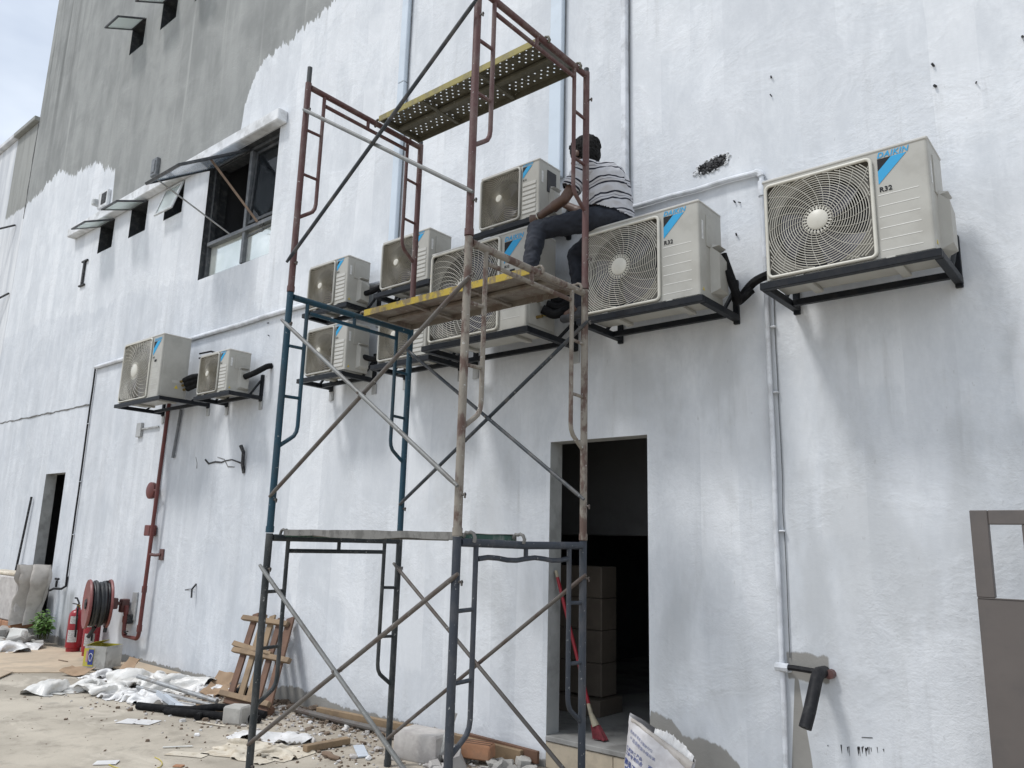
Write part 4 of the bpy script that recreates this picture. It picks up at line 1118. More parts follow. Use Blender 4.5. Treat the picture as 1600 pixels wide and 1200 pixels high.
mb = MB(); mb.tube([(-10.52, -0.10, 0.36), (-10.52, -0.14, 0.40), (-10.38, -0.16, 0.41)], 0.010, 6); mb.build('valve_lever', M['wall_dark'], reel)

# ================================================================== scaffold
def paint_worn(name, base, wear, amount, sc=9, rough=0.55, lo=0.46, hi=0.62, splash=0.25):
    t = NT(name); v = t.pos()
    f = t.noise(t.map(v, (1, 1, 0.5)), sc, 7, 0.68)
    b0 = t.mix(t.noise(v, 2.2, 4), tuple(x * .75 for x in base), tuple(x * 1.25 for x in base))
    c = t.mix(t.math('MULTIPLY', t.smooth(f, lo, hi), amount), b0, wear)
    sp = t.noise(v, 42, 4, 0.6)
    c = t.mix(t.math('MULTIPLY', t.smooth(sp, 0.66, 0.70), splash * 2), c, (0.55, 0.55, 0.53))
    return t.done(c, rough, t.bump(t.noise(v, 70, 5, 0.7), 0.35, 0.004), 0.0)
M['sc_grey'] = paint_worn('slate_grey_scaffold_paint', (0.030, 0.038, 0.052), (0.08, 0.08, 0.085), 0.5)
M['sc_dark'] = paint_worn('charcoal_scaffold_paint', (0.022, 0.028, 0.031), (0.10, 0.10, 0.095), 0.5)
M['sc_teal'] = paint_worn('teal_scaffold_paint', (0.004, 0.045, 0.075), (0.03, 0.04, 0.045), 0.6, 5)
M['sc_rusty'] = paint_worn('cement_caked_rusty_tube', (0.25, 0.225, 0.19), (0.085, 0.042, 0.032), 0.85, 11, 0.8, 0.46, 0.60, 0.5)
M['sc_red'] = paint_worn('rust_red_scaffold_paint', (0.095, 0.040, 0.036), (0.15, 0.11, 0.095), 0.6, 10)
M['sc_brace'] = paint_worn('worn_galvanised_brace', (0.115, 0.105, 0.095), (0.075, 0.045, 0.033), 0.6, 9, 0.55)
M['sc_brace_dark'] = paint_worn('dark_worn_brace', (0.028, 0.036, 0.045), (0.14, 0.13, 0.12), 0.5, 9, 0.5)
M['sc_brace_light'] = paint_worn('pale_galvanised_brace', (0.17, 0.175, 0.17), (0.09, 0.08, 0.07), 0.6, 9, 0.5)
YN, YF = -1.975, -0.815
XL, XR = -4.63, -2.90

def frame(x, z0, z1, mat_n, mat_i, label, mat_bar=None, spigot=False, bend=0.0, low_bar=None):
    r = empty('scaffolding', (x, (YN + YF) / 2, z0)); tag(r, label, 'scaffolding', 'stacked walk-through scaffold frames')
    R0 = 0.0235; zt = z1 - 0.03
    H = z1 - z0
    for y in (YN, YF):
        mb = MB(); mb.tube([(x, y, z0 + 0.002), (x, y, z1 - 0.002)], R0, 14); mb.build('post', mat_n, r)
        mb = MB(); mb.tube([(x, y, z0 + 0.004), (x, y, z0 + 0.045)], R0 + 0.004, 14); mb.build('collar', mat_n, r)
    mb = MB(); mb.tube([(x, YN + R0, zt), (x, (YN + YF) / 2, zt - bend), (x, YF - R0, zt)], 0.0225, 12); mb.build('top_bar', mat_bar or mat_n, r)
    zi = zt - 0.085
    iy0, iy1 = YN + 0.15, YF - 0.15
    P = [(x, iy0 + 0.016 + (iy1 - iy0 - .032) * i / 10, zi + (bend * 1.2 * math.sin(i * 1.3))) for i in range(11)]
    mb = MB(); mb.tube(P, 0.0145, 10); mb.build('lower_bar', mat_i, r)
    mb = MB(); mb.tube([(x, (YN + YF) / 2, zi + 0.010), (x, (YN + YF) / 2, zt - 0.016)], 0.0135, 8); mb.build('stub', mat_i, r)
    zb = z0 + H * 0.38
    for y, s in ((YN, 1), (YF, -1)):
        yi = y + s * 0.15
        P = [(x, yi, zt - 0.015), (x, yi, zb + 0.10)] + [(x, yi - s * 0.15 * (1 - math.cos(a)) * 0.55, zb + 0.10 - 0.10 * math.sin(a)) for a in (0.4, 0.8, 1.2)] + [(x, y + s * 0.018, zb - 0.05)]
        mb = MB(); mb.tube(P, 0.0145, 10); mb.build('ladder_rail', mat_i, r)
        for k in (0.77, 0.555):
            z = z0 + H * k
            mb = MB(); mb.tube([(x, y + s * 0.02, z), (x, yi - s * 0.012, z + 0.004)], 0.0115, 8); mb.build('rung', mat_i, r)
        for k in (0.86, 0.13):
            z = z0 + H * k
            mb = MB(); mb.tube([(x + 0.015, y, z), (x + 0.05, y, z)], 0.007, 6); mb.box((x + 0.045, y, z - 0.004), (0.010, 0.012, 0.030), 0.003); mb.build('locking_pin', M['sc_brace'], r)
    if spigot:
        for y in (YN, YF):
            mb = MB(); mb.tube([(x, y, z1 - 0.005), (x, y, z1 + (0.13 if y == YN else 0.03))], 0.0185, 10); mb.build('spigot', M['sc_dark'], r)
    return r
Z1, Z2, Z3 = 1.655, 3.335, 4.985
frame(XL, 0.0, Z1, M['sc_dark'], M['sc_dark'], 'bottom left scaffold frame in charcoal paint standing on the yard')
frame(XR, 0.0, Z1, M['sc_grey'], M['sc_grey'], 'bottom right slate grey scaffold frame in front of the doorway', bend=0.007)
frame(XL, Z1, Z2, M['sc_teal'], M['sc_teal'], 'teal scaffold frame, middle of the left stack')
frame(XR, Z1, Z2, M['sc_rusty'], M['sc_rusty'], 'cement-caked rusty scaffold frame, middle of the right stack')
frame(XL, Z2, Z3, M['sc_red'], M['sc_red'], 'rust red scaffold frame at the top of the left stack', spigot=True)
frame(XR, Z2, Z3, M['sc_red'], M['sc_red'], 'rust red scaffold frame at the top of the right stack beside the worker', spigot=True)

def cross_brace(y, a, b, c, d, mats, label):
    """two rods pinned at the middle: a-b and c-d, each (x, z)"""
    r = empty('cross_brace', (XL, y, a[1])); tag(r, label, 'cross brace', 'scaffold cross braces')
    s = 0.014
    for (p, q, dy, m) in ((a, b, -s, mats[0]), (c, d, s, mats[1])):
        A = Vector((p[0], y + dy, p[1])); B = Vector((q[0], y + dy, q[1])); u = (B - A).normalized()
        mb = MB(); mb.tube([A - u * 0.03, A + u * 0.04, B - u * 0.04, B + u * 0.03], 0.012, 10, radii=[0.010, 0.0135, 0.0135, 0.010]); mb.build('rod', m, r)
    # crossing point
    p, q = a, b
    def X(p, q, c, d):
        x1, z1, x2, z2 = *p, *q; x3, z3, x4, z4 = *c, *d
        den = (x1 - x2) * (z3 - z4) - (z1 - z2) * (x3 - x4)
        t = ((x1 - x3) * (z3 - z4) - (z1 - z3) * (x3 - x4)) / den
        return x1 + t * (x2 - x1), z1 + t * (z2 - z1)
    cx, cz = X(a, b, c, d)
    mb = MB(); mb.tube([(cx, y - 0.034, cz), (cx, y + 0.034, cz)], 0.008, 8); mb.build('pivot_bolt', M['sc_brace'], r)
    return r
N_ = YN - 0.045; F_ = YF - 0.045
l, rr = XL + 0.035, XR + 0.02
cross_brace(N_, (l, 3.56), (rr, 4.80), (l, 4.73), (rr, 3.60), (M['sc_brace_dark'], M['sc_brace_light']), 'top cross brace of one dark and one pale rod on the yard side')
cross_brace(N_, (l, 3.10), (rr, 1.93), (l, 1.91), (rr, 3.06), (M['sc_brace_light'], M['sc_brace']), 'middle cross brace on the yard side below the yellow plank')
cross_brace(N_, (l, 1.43), (rr, 0.30), (l, 0.36), (rr, 1.45), (M['sc_brace_light'], M['sc_brace']), 'bottom cross brace on the yard side below the grey plank')
cross_brace(F_, (l, 3.14), (rr, 1.93), (l, 1.92), (rr, 3.08), (M['sc_brace_dark'], M['sc_brace_dark']), 'middle cross brace on the wall side in front of the units')
cross_brace(F_, (l, 1.44), (rr, 0.22), (l, 0.21), (rr, 1.43), (M['sc_brace'], M['sc_brace']), 'bottom cross brace on the wall side in front of the doorway')

M['plank_y'] = paint_worn('yellow_plank_paint', (0.44, 0.32, 0.035), (0.17, 0.13, 0.085), 0.85, 13, 0.65, 0.44, 0.56)
M['plank_olive'] = paint_worn('olive_yellow_plank_edge', (0.30, 0.255, 0.075), (0.17, 0.15, 0.09), 0.6, 9, 0.6)
M['plank_deck'] = paint_worn('dark_plank_deck', (0.085, 0.078, 0.052), (0.13, 0.12, 0.085), 0.5, 8, 0.6)
M['plank_dirty'] = paint_worn('cement_stained_plank', (0.20, 0.175, 0.145), (0.12, 0.075, 0.055), 0.6, 7, 0.8)
M['plank_cement'] = paint_worn('cement_crusted_plank', (0.21, 0.205, 0.192), (0.11, 0.108, 0.10), 0.8, 12, 0.9)
M['plank_green'] = paint_worn('cement_spattered_green_steel', (0.05, 0.11, 0.085), (0.33, 0.32, 0.30), 0.6, 10, 0.8)

def plank(y0, y1, zt, label, deck_m, edge_m, perforated, end_m=None, crust=0.0):
    x0, x1 = XL + 0.055, XR - 0.055
    r = empty('scaffold_plank', ((x0 + x1) / 2, (y0 + y1) / 2, zt)); tag(r, label, 'scaffold plank', 'hooked steel scaffold planks')
    mb = MB(); w = y1 - y0
    if perforated:
        nx, ny = 54, 12; cxs = (x1 - x0) / nx; cys = w / ny
        for i in range(nx):
            for j in range(ny):
                a, b = x0 + i * cxs, y0 + j * cys
                q = [(a, b, zt), (a + cxs, b, zt), (a + cxs, b + cys, zt), (a, b + cys, zt)]
                hole = j not in (0, 5, 6, 11) and (i % 9) not in (8,) and 0 < i < nx - 1 and (i + (j if j < 6 else j + 1)) % 2 == 0
                if not hole: mb.add(q, [(0, 1, 2, 3)])
                else:
                    c0, c1 = a + cxs / 2, b + cys / 2; rh = 0.0072
                    ring = [(c0 + rh * math.cos(k * math.pi / 4 + math.pi / 8), c1 + rh * math.sin(k * math.pi / 4 + math.pi / 8), zt) for k in range(8)]
                    mb.add(q + ring, [(1, 2, 4, 11), (2, 3, 6, 5), (2, 5, 4), (3, 0, 8, 7), (3, 7, 6), (0, 1, 10, 9), (0, 9, 8), (1, 11, 10)])
        deck = mb.build('deck', deck_m, r)
    else:
        nx = 36
        vs = []; fs = []
        for i in range(nx + 1):
            for j in range(7):
                vs.append((x0 + (x1 - x0) * i / nx, y0 + w * j / 6, zt + crust * mnoise.noise(Vector((i * .45, j * 1.2, zt)))))
        for i in range(nx):
            for j in range(6): fs.append((i * 7 + j, i * 7 + j + 1, (i + 1) * 7 + j + 1, (i + 1) * 7 + j))
        n = len(vs); vs2 = vs + [(a, b, zt - 0.004) for a, b, c in vs]
        fs2 = fs + [tuple(k + n for k in f[::-1]) for f in fs]
        mb.add(vs2, fs2); deck = mb.build('deck', deck_m, r)
    for y in (y0, y1):
        nm = 24; vs = []; fs = []
        for i in range(nm + 1):
            x = x0 + (x1 - x0) * i / nm; jz = crust * 1.3 * mnoise.noise(Vector((x * 4, y * 3, 1.5)))
            for dy, dz in ((-0.004, 0.004 + abs(jz) * .6), (0.004, 0.004 + abs(jz) * .6), (0.004, (-0.044 if not crust else -0.036) + jz), (-0.004, (-0.044 if not crust else -0.036) + jz)):
                vs.append((x, y + dy, zt + dz))
        for i in range(nm):
            for k in range(4): fs.append((i * 4 + k, i * 4 + (k + 1) % 4, (i + 1) * 4 + (k + 1) % 4, (i + 1) * 4 + k))
        fs += [(0, 1, 2, 3), (nm * 4 + 3, nm * 4 + 2, nm * 4 + 1, nm * 4)]
        mb = MB(); mb.add(vs, fs); mb.build('side_flange', edge_m if y == y0 else deck_m, r)
    mb = MB(); mb.box(((x0 + x1) / 2, (y0 + y1) / 2, zt - 0.022), (x1 - x0 - 0.02, 0.05, 0.030), 0.006); mb.build('centre_rib', deck_m, r)
    for fx in (0.3, 0.66):
        mb = MB(); mb.box((x0 + (x1 - x0) * fx, (y0 + y1) / 2, zt - 0.034), (0.03, w - 0.02, 0.016), 0.003); mb.build('cross_rib', deck_m, r)
    for x, s in ((x0, -1), (x1, 1)):
        for y in (y0 + 0.03, y1 - 0.03):
            P = [(x, y, zt - 0.02), (x + s * 0.02, y, zt + 0.004)] + [(x + s * (0.055 + 0.032 * math.sin(a)), y, zt - 0.028 + 0.034 * math.cos(a)) for a in (-0.6, 0, 0.7, 1.5, 2.2)]
            mb = MB(); mb.tube(P, 0.010, 8); mb.build('hook', deck_m, r)
        mb = MB(); mb.box((x - s * 0.012, (y0 + y1) / 2, zt - 0.022), (0.02, w - 0.016, 0.04), 0.003); mb.build('end_plate', end_m or deck_m, r)
    return r
plank(-1.33, -0.90, Z3 + 0.005, 'topmost perforated scaffold plank with an olive edge', M['plank_deck'], M['plank_olive'], True)
plank(-1.35, -0.87, Z2 + 0.012, 'dirty yellow-edged scaffold plank under the worker\'s foot', M['plank_dirty'], M['plank_y'], False)
plank(-1.90, -1.42, Z1 + 0.020, 'lowest scaffold plank crusted with grey cement', M['plank_cement'], M['plank_cement'], False, M['plank_green'], 0.008)

# ================================================================== the worker
M['skin'] = pmat('brown_skin', (0.105, 0.058, 0.040), (0.075, 0.040, 0.028), 0.4, 12, 0.5, 0.1, 120)
M['hair'] = pmat('black_hair', (0.004, 0.0038, 0.0038), (0.009, 0.008, 0.008), 0.5, 40, 0.9, 0.3, 120, bdist=0.01)
M['jeans'] = pmat('dark_denim', (0.013, 0.016, 0.025), (0.035, 0.042, 0.058), 0.6, 7, 0.85, 0.4, 220)
M['shoe'] = pmat('dark_shoe', (0.035, 0.037, 0.042), (0.10, 0.10, 0.10), 0.4, 12, 0.7, 0.2, 80)
M['bangle'] = pmat('steel_bangle', (0.5, 0.48, 0.42), None, 0, 10, 0.3, 0.0, 50, metal=0.7)
def shirt_material():
    t = NT('striped_cotton_shirt')
    at = t.n.new('ShaderNodeAttribute'); at.attribute_name = 'stripe'
    s = t.math('FRACT', t.math('DIVIDE', at.outputs['Fac'], 0.135))
    def band(c, w): return t.smooth(t.math('ABSOLUTE', t.math('SUBTRACT', s, c)), w + 0.012, w - 0.012)
    navy = t.math('MAXIMUM', band(0.25, 0.052), band(0.62, 0.052))
    thin = band(0.43, 0.022)
    v = t.obj()
    c = t.mix(t.noise(v, 6, 4), (0.44, 0.44, 0.46), (0.56, 0.56, 0.58))
    c = t.mix(t.math('MULTIPLY', thin, 0.8), c, (0.14, 0.14, 0.17))
    c = t.mix(navy, c, (0.012, 0.013, 0.024))
    return t.done(c, 0.9, t.bump(t.noise(v, 300, 3), 0.2, 0.002))
M['shirt'] = shirt_material()

def capsule(mb, a, b, ra, rb, n=14, flat=None):
    a = Vector(a); b = Vector(b); d = b - a; L = d.length; u = d / L
    ref = Vector((0, 0, 1)) if abs(u.z) < 0.9 else Vector((1, 0, 0))
    if flat is not None: ref = Vector(flat[0])
    x = (ref - u * ref.dot(u)).normalized(); y = u.cross(x)
    k = flat[1] if flat is not None else 1.0       # squash across y
    rings = []
    for i in range(5):
        t = -math.pi / 2 + i * math.pi / 10
        rings.append((a + u * (ra * math.sin(t)), max(ra * math.cos(t), 1e-4)))
    for i in range(5):
        t = i * math.pi / 10 + math.pi / 10 * 0
        rings.append((b + u * (rb * math.sin(t + .0001)), max(rb * math.cos(t), 1e-4)))
    rings.append((b + u * rb, 1e-4))
    vs = []; fs = []
    for c, r in rings:
        for j in range(n):
            q = 2 * math.pi * j / n
            vs.append(c + x * (r * math.cos(q)) + y * (r * k * math.sin(q)))
    for i in range(len(rings) - 1):
        for j in range(n):
            j2 = (j + 1) % n
            fs.append((i * n + j, i * n + j2, (i + 1) * n + j2, (i + 1) * n + j))
    fs.append(tuple(range(n))[::-1]); fs.append(tuple((len(rings) - 1) * n + j for j in range(n)))
    mb.add(vs, fs)

def ellipsoid(mb, c, r, rot=None, n=18, m=12):
    C = Vector(c); Mx = rot or Matrix.Identity(3); vs = []; fs = []
    for i in range(m + 1):
        t = -math.pi / 2 + math.pi * i / m
        for j in range(n):
            q = 2 * math.pi * j / n; ct = max(math.cos(t), 1e-3)
            vs.append(C + Mx @ Vector((r[0] * ct * math.cos(q), r[1] * ct * math.sin(q), r[2] * math.sin(t))))
    for i in range(m):
        for j in range(n):
            j2 = (j + 1) % n; fs.append((i * n + j, i * n + j2, (i + 1) * n + j2, (i + 1) * n + j))
    fs.append(tuple(range(n))[::-1]); fs.append(tuple(m * n + j for j in range(n)))
    mb.add(vs, fs)

def fuse(mb, name, mat, parent, voxel, smooth_it, wrinkle=0.0, wscale=14.0, seed=0):
    """one continuous surface grown over the overlapping volumes"""
    me = mb.mesh(name, mat, origin_of(parent))
    o = bpy.data.objects.new(name, me); col.objects.link(o)
    md = o.modifiers.new('remesh', 'REMESH'); md.mode = 'VOXEL'; md.voxel_size = voxel; md.use_smooth_shade = True
    ms = o.modifiers.new('smooth', 'SMOOTH'); ms.factor = 0.5; ms.iterations = smooth_it
    dg = bpy.context.evaluated_depsgraph_get()
    me2 = bpy.data.meshes.new_from_object(o.evaluated_get(dg))
    bpy.data.objects.remove(o, do_unlink=True)
    me2.name = name
    if wrinkle:
        nr = [v.normal.copy() for v in me2.vertices]
        for v, nn in zip(me2.vertices, nr):
            p = v.co * wscale + Vector((seed, 0, 0))
            d = mnoise.noise(Vector((p.x, p.y, p.z * 1.6))) + 0.5 * mnoise.noise(p * 2.3)
            v.co = v.co + nn * (wrinkle * (1 - abs(d) * 2))
    if not me2.materials: me2.materials.append(mat)
    me2.shade_smooth()
    o = bpy.data.objects.new(name, me2); col.objects.link(o); o.parent = parent
    return o

person = empty('person', (-2.97, -0.42, 3.90))
tag(person, 'person in striped tee and dark jeans seated on a unit, reaching left', 'person')
PEL = Vector((-2.955, -0.42, 4.00)); CHE = Vector((-2.99, -0.43, 4.26)); NEK = Vector((-3.085, -0.45, 4.435)); HED = Vector((-3.165, -0.455, 4.565))
SHL = Vector((-3.075, -0.585, 4.375)); ELL = Vector((-3.185, -0.68, 4.125)); WRL = Vector((-3.475, -0.615, 4.085)); 
SHR = Vector((-3.06, -0.285, 4.37)); ELR = Vector((-3.29, -0.235, 4.19)); WRR = Vector((-3.50, -0.28, 4.33))
HPL = Vector((-2.99, -0.52, 3.985)); KNL = Vector((-3.385, -0.74, 3.915)); ANL = Vector((-3.345, -0.89, 3.475))
HPR = Vector((-3.0, -0.33, 3.98)); KNR = Vector((-3.295, -0.36, 3.815)); ANR = Vector((-3.235, -0.37, 3.40))
# body: one continuous skin surface
mb = MB()
capsule(mb, PEL, CHE, 0.12, 0.135, flat=((0, 1, 0), 0.78)); capsule(mb, CHE, NEK, 0.12, 0.055)
capsule(mb, NEK, HED, 0.056, 0.056)
hr = Matrix.Rotation(math.radians(-18), 3, 'Y')
ellipsoid(mb, HED + Vector((0.005, 0, 0.02)), (0.098, 0.077, 0.105), hr)
ellipsoid(mb, HED + Vector((-0.045, 0.0, -0.045)), (0.062, 0.058, 0.072), hr)              # jaw
capsule(mb, HED + Vector((-0.088, 0.005, 0.012)), HED + Vector((-0.112, 0.006, -0.025)), 0.012, 0.017)   # nose
capsule(mb, HED + Vector((-0.086, -0.02, -0.064)), HED + Vector((-0.086, 0.03, -0.064)), 0.012, 0.012)   # lips
capsule(mb, HED + Vector((-0.088, -0.04, 0.035)), HED + Vector((-0.088, 0.045, 0.035)), 0.013, 0.013)   # brow
for s in (-1, 1):
    ellipsoid(mb, HED + Vector((0.0, s * 0.094, -0.016)), (0.020, 0.013, 0.032), hr, 10, 8)              # ears
def arm(mb, S, E, W):
    capsule(mb, S, E, 0.050, 0.040); capsule(mb, E, E.lerp(W, 0.35), 0.041, 0.042); capsule(mb, E.lerp(W, 0.35), W, 0.041, 0.027)
arm(mb, SHL, ELL, WRL); arm(mb, SHR, ELR, WRR)
def hand(mb, W, d, across, palmn, curl):
    d = Vector(d).normalized(); a = Vector(across); a = (a - d * a.dot(d)).normalized(); n = d.cross(a)
    if n.dot(Vector(palmn)) < 0: n = -n
    capsule(mb, W, W + d * 0.075, 0.026, 0.036, flat=(a, 0.55))
    for i, (off, L) in enumerate(((-0.030, 0.068), (-0.010, 0.078), (0.011, 0.073), (0.030, 0.056))):
        p = W + d * 0.085 + a * off; cur = d.copy(); r0 = 0.0095
        for k, f in enumerate((0.45, 0.32, 0.25)):
            ang = curl * (0.6 + 0.5 * k); dd = (d * math.cos(ang) + n * math.sin(ang)).normalized()
            q = p + dd * L * f; capsule(mb, p, q, r0, r0 - 0.0008, 10); p = q; r0 -= 0.0008
    p = W + d * 0.028 - a * 0.030; q = p - a * 0.028 + d * 0.030 + n * 0.012; capsule(mb, p, q, 0.012, 0.0105, 10)
    capsule(mb, q, q + d * 0.028 + n * 0.014 + a * 0.006, 0.0105, 0.009, 10)
hand(mb, WRL, (-1, 0.22, 0.10), (0, -0.35, 1), (0, 1, -.2), 0.75)
hand(mb, WRR, (-0.95, -0.05, -0.25), (0, 0.2, 1), (-.2, -1, 0), 0.6)
capsule(mb, HPL, KNL, 0.075, 0.05); capsule(mb, KNL, ANL, 0.05, 0.036); capsule(mb, HPR, KNR, 0.075, 0.05); capsule(mb, KNR, ANR, 0.05, 0.036)
capsule(mb, ANL, ANL + Vector((-0.10, -0.06, -0.065)), 0.036, 0.03); capsule(mb, ANR, ANR + Vector((-0.12, -0.02, -0.06)), 0.036, 0.03)
fuse(mb, 'body', M['skin'], person, 0.0065, 4)
for s in (-0.03, 0.036):
    mb = MB(); ellipsoid(mb, HED + Vector((-0.094, s, 0.008)), (0.006, 0.012, 0.007)); mb.build('eye', M['hair'], person)
# hair
mb = MB()
ellipsoid(mb, HED + Vector((0.012, 0, 0.048)), (0.122, 0.098, 0.105), hr, 22, 14)
ellipsoid(mb, HED + Vector((0.045, 0, 0.0)), (0.080, 0.088, 0.088), hr, 22, 14)
ellipsoid(mb, HED + Vector((-0.06, 0, 0.085)), (0.062, 0.070, 0.045), hr, 18, 12)
for s in (-1, 1): ellipsoid(mb, HED + Vector((-0.025, s * 0.070, 0.02)), (0.03, 0.018, 0.05), hr, 14, 10)
ho = fuse(mb, 'hair', M['hair'], person, 0.006, 2, 0.010, 38.0, 2)
# shirt
mb = MB()
capsule(mb, PEL + Vector((0.025, 0, 0.01)), CHE + Vector((0.022, 0, 0)), 0.182, 0.182, 20, flat=((0, 1, 0), 0.86))
capsule(mb, CHE + Vector((0.022, 0, 0)), CHE.lerp(NEK, 0.62), 0.180, 0.100, 20, flat=((0, 1, 0), 0.84))
capsule(mb, CHE.lerp(NEK, 0.6), NEK + Vector((0.004, 0, -0.005)), 0.085, 0.066)
for S, E in ((SHL, ELL), (SHR, ELR)):
    capsule(mb, S + Vector((0.03, 0, -.01)), S, 0.075, 0.074); capsule(mb, S, S.lerp(E, 0.62), 0.072, 0.070)
sh = fuse(mb, 'shirt', M['shirt'], person, 0.008, 5, 0.011, 9.0, 5)
# open hem, cuffs and collar
import bmesh
O = origin_of(person)
bm_ = bmesh.new(); bm_.from_mesh(sh.data); kill = []
for v in bm_.verts:
    p = v.co + O; bad = p.z < 3.975 - 0.42 * (p.x + 2.78) + 0.012 * mnoise.noise(p * 14)
    for S, E in ((SHL, ELL), (SHR, ELR)):
        u = (E - S).normalized(); t = (p - S).dot(u); dist = ((p - S) - u * t).length
        if t > (E - S).length * 0.70 and dist < 0.10: bad = True
    u = (HED - NEK).normalized()
    if (p - NEK).dot(u) > 0.012: bad = True
    if bad: kill.append(v)
bmesh.ops.delete(bm_, geom=kill, context='VERTS'); bm_.to_mesh(sh.data); bm_.free()
O = origin_of(person)
at = sh.data.attributes.new('stripe', 'FLOAT', 'POINT')
vals = []
axis = (CHE - PEL).normalized()
for v in sh.data.vertices:
    p = v.co + O; best = None
    for S, E in ((SHL, ELL), (SHR, ELR)):
        u = (E - S).normalized(); t = (p - S).dot(u); dist = ((p - S) - u * t).length
        if t > 0.02 and dist < 0.085 and (p - CHE).dot(Vector((0, 1, 0))) * (1 if S is SHR else -1) > 0.10:
            best = t + 0.035
    if best is None:
        q = p - PEL
        best = q.dot(axis) + 0.10 * q.x * 0 + 0.012 * mnoise.noise(p * 5.0) + 0.25 * max(0, q.z - .30) * 0 + 0.5
        best -= 0.20 * (p.x - CHE.x) ** 2
    vals.append(best)
at.data.foreach_set('value', vals)
# jeans
mb = MB()
ellipsoid(mb, PEL + Vector((0.012, 0, -0.015)), (0.158, 0.172, 0.105))
for H, K, A, e in ((HPL, KNL, ANL, 0.98), (HPR, KNR, ANR, 0.98)):
    capsule(mb, H, K, 0.098, 0.072); capsule(mb, K, K.lerp(A, 0.35), 0.071, 0.068); capsule(mb, K.lerp(A, 0.3), K.lerp(A, e), 0.068, 0.054)
fuse(mb, 'jeans', M['jeans'], person, 0.009, 4, 0.006, 13.0, 8)
for A, dd in ((ANL, Vector((-0.13, -0.07, 0))), (ANR, Vector((-0.15, -0.02, 0)))):
    mb = MB(); z = -0.075
    capsule(mb, A + Vector((0.03, 0.0, z)), A + dd + Vector((0, 0, z - .012)), 0.040, 0.034, 14, flat=((0, 0, 1), 1.1)); capsule(mb, A + Vector((0, 0, -0.02)), A + Vector((0.01, 0, z)), 0.044, 0.044)
    fuse(mb, 'shoe', M['shoe'], person, 0.007, 3)
P = []
u = (WRL - ELL).normalized(); x_ = Vector((0, 0, 1)); x_ = (x_ - u * x_.dot(u)).normalized(); y_ = u.cross(x_)
mb = MB(); mb.tube([WRL - u * 0.015 + (x_ * math.cos(a) + y_ * math.sin(a)) * 0.033 for a in [i * math.pi / 10 for i in range(20)]], 0.0045, 6, closed=True)
mb.build('bangle', M['bangle'], person)

# ================================================================== steel gate leaf folded against the wall, right edge
M['gate'] = pmat('brown_grey_gate_paint', (0.115, 0.100, 0.092), (0.085, 0.078, 0.075), 0.5, 4, 0.5, 0.08, 30, var=0.08)
gate = empty('steel_gate', (0.0, -0.335, 0.05)); tag(gate, 'brown-grey steel gate leaf standing along the wall at right edge', 'gate')
gx0, gx1, gz0, gz1, gy0, gy1 = -0.80, 0.78, 0.05, 1.855, -0.36, -0.31
gy = (gy0 + gy1) / 2; gd = gy1 - gy0; zs = 1.42
for x in (gx0 + 0.04, gx1 - 0.04):
    mb = MB(); mb.box((x, gy, (zs + gz1) / 2), (0.08, gd, gz1 - zs), 0.004); mb.build('stile', M['gate'], gate)
mb = MB(); mb.box(((gx0 + gx1) / 2, gy, gz1 - 0.036), (gx1 - gx0 - 0.162, gd - 0.003, 0.072), 0.004); mb.build('top_rail', M['gate'], gate)
for x in (-0.555, -0.345, -0.135, 0.075, 0.285, 0.495):
    mb = MB(); mb.box((x, gy, (zs + gz1 - 0.072) / 2), (0.045, gd * 0.8, gz1 - 0.074 - zs), 0.003); mb.build('upright', M['gate'], gate)
mb = MB(); mb.box(((gx0 + gx1) / 2, gy, (gz0 + zs - 0.004) / 2), (gx1 - gx0, gd, zs - 0.004 - gz0), 0.004); mb.build('sheet_panel', M['gate'], gate)
mb = MB(); mb.bar((gx0 + 0.004, gy0 - 0.001, zs - 0.002), (gx1, gy0 - 0.001, zs - 0.002), 0.004, 0.005); mb.build('weld_bead', M['gate'], gate)

# ================================================================== inside the doorway
plinth = empty('tiled_plinth', (-4.1, 1.1, 0.22)); tag(plinth, 'brown tiled pillar standing in the dark room behind the doorway', 'pillar')
for k in range(4):
    mb = MB(); mb.box((-4.19, 1.02, 0.36 + 0.14 + 0.272 * k - 0.0), (0.60, 0.24, 0.268), 0.005); mb.build('tile_course', M['itile'], plinth)
mb = MB(); mb.box((-4.15, 0.98, 0.29), (0.62, 0.36, 0.13), 0.005); mb.build('kerb', M['itile'], plinth)
M['broom_red'] = pmat('red_broom_handle', (0.28, 0.014, 0.026), (0.2, 0.03, 0.035), 0.4, 12, 0.4, 0.05, 60)
M['broom_cream'] = pmat('cream_broom_socket', (0.38, 0.34, 0.25), (0.2, 0.17, 0.13), 0.5, 12, 0.5, 0.05, 60)
M['bristle'] = pmat('red_bristles', (0.20, 0.03, 0.04), (0.12, 0.035, 0.035), 0.6, 60, 0.8, 0.8, 220)
broom = empty('broom', (-3.45, 0.14, 0.225)); tag(broom, 'red-handled broom leaning in the main doorway', 'broom')
bt, bb = Vector((-3.765, 0.06, 1.43)), Vector((-3.50, 0.155, 0.43))
mb = MB(); mb.tube([bt.lerp(bb, 0.05), bb], 0.013, 10); mb.build('handle', M['broom_red'], broom)
mb = MB(); mb.tube([bt, bt.lerp(bb, 0.05)], 0.0125, 10); mb.build('handle_cap', M['broom_cream'], broom)
mb = MB(); mb.tube([bb + Vector((-.012, -.004, .04)), bb + Vector((0.01, 0, -.03)), bb + Vector((0.05, 0.005, -0.11))], 0.02, 10, radii=[0.014, 0.017, 0.030]); mb.build('socket', M['broom_cream'], broom)
mb = MB()
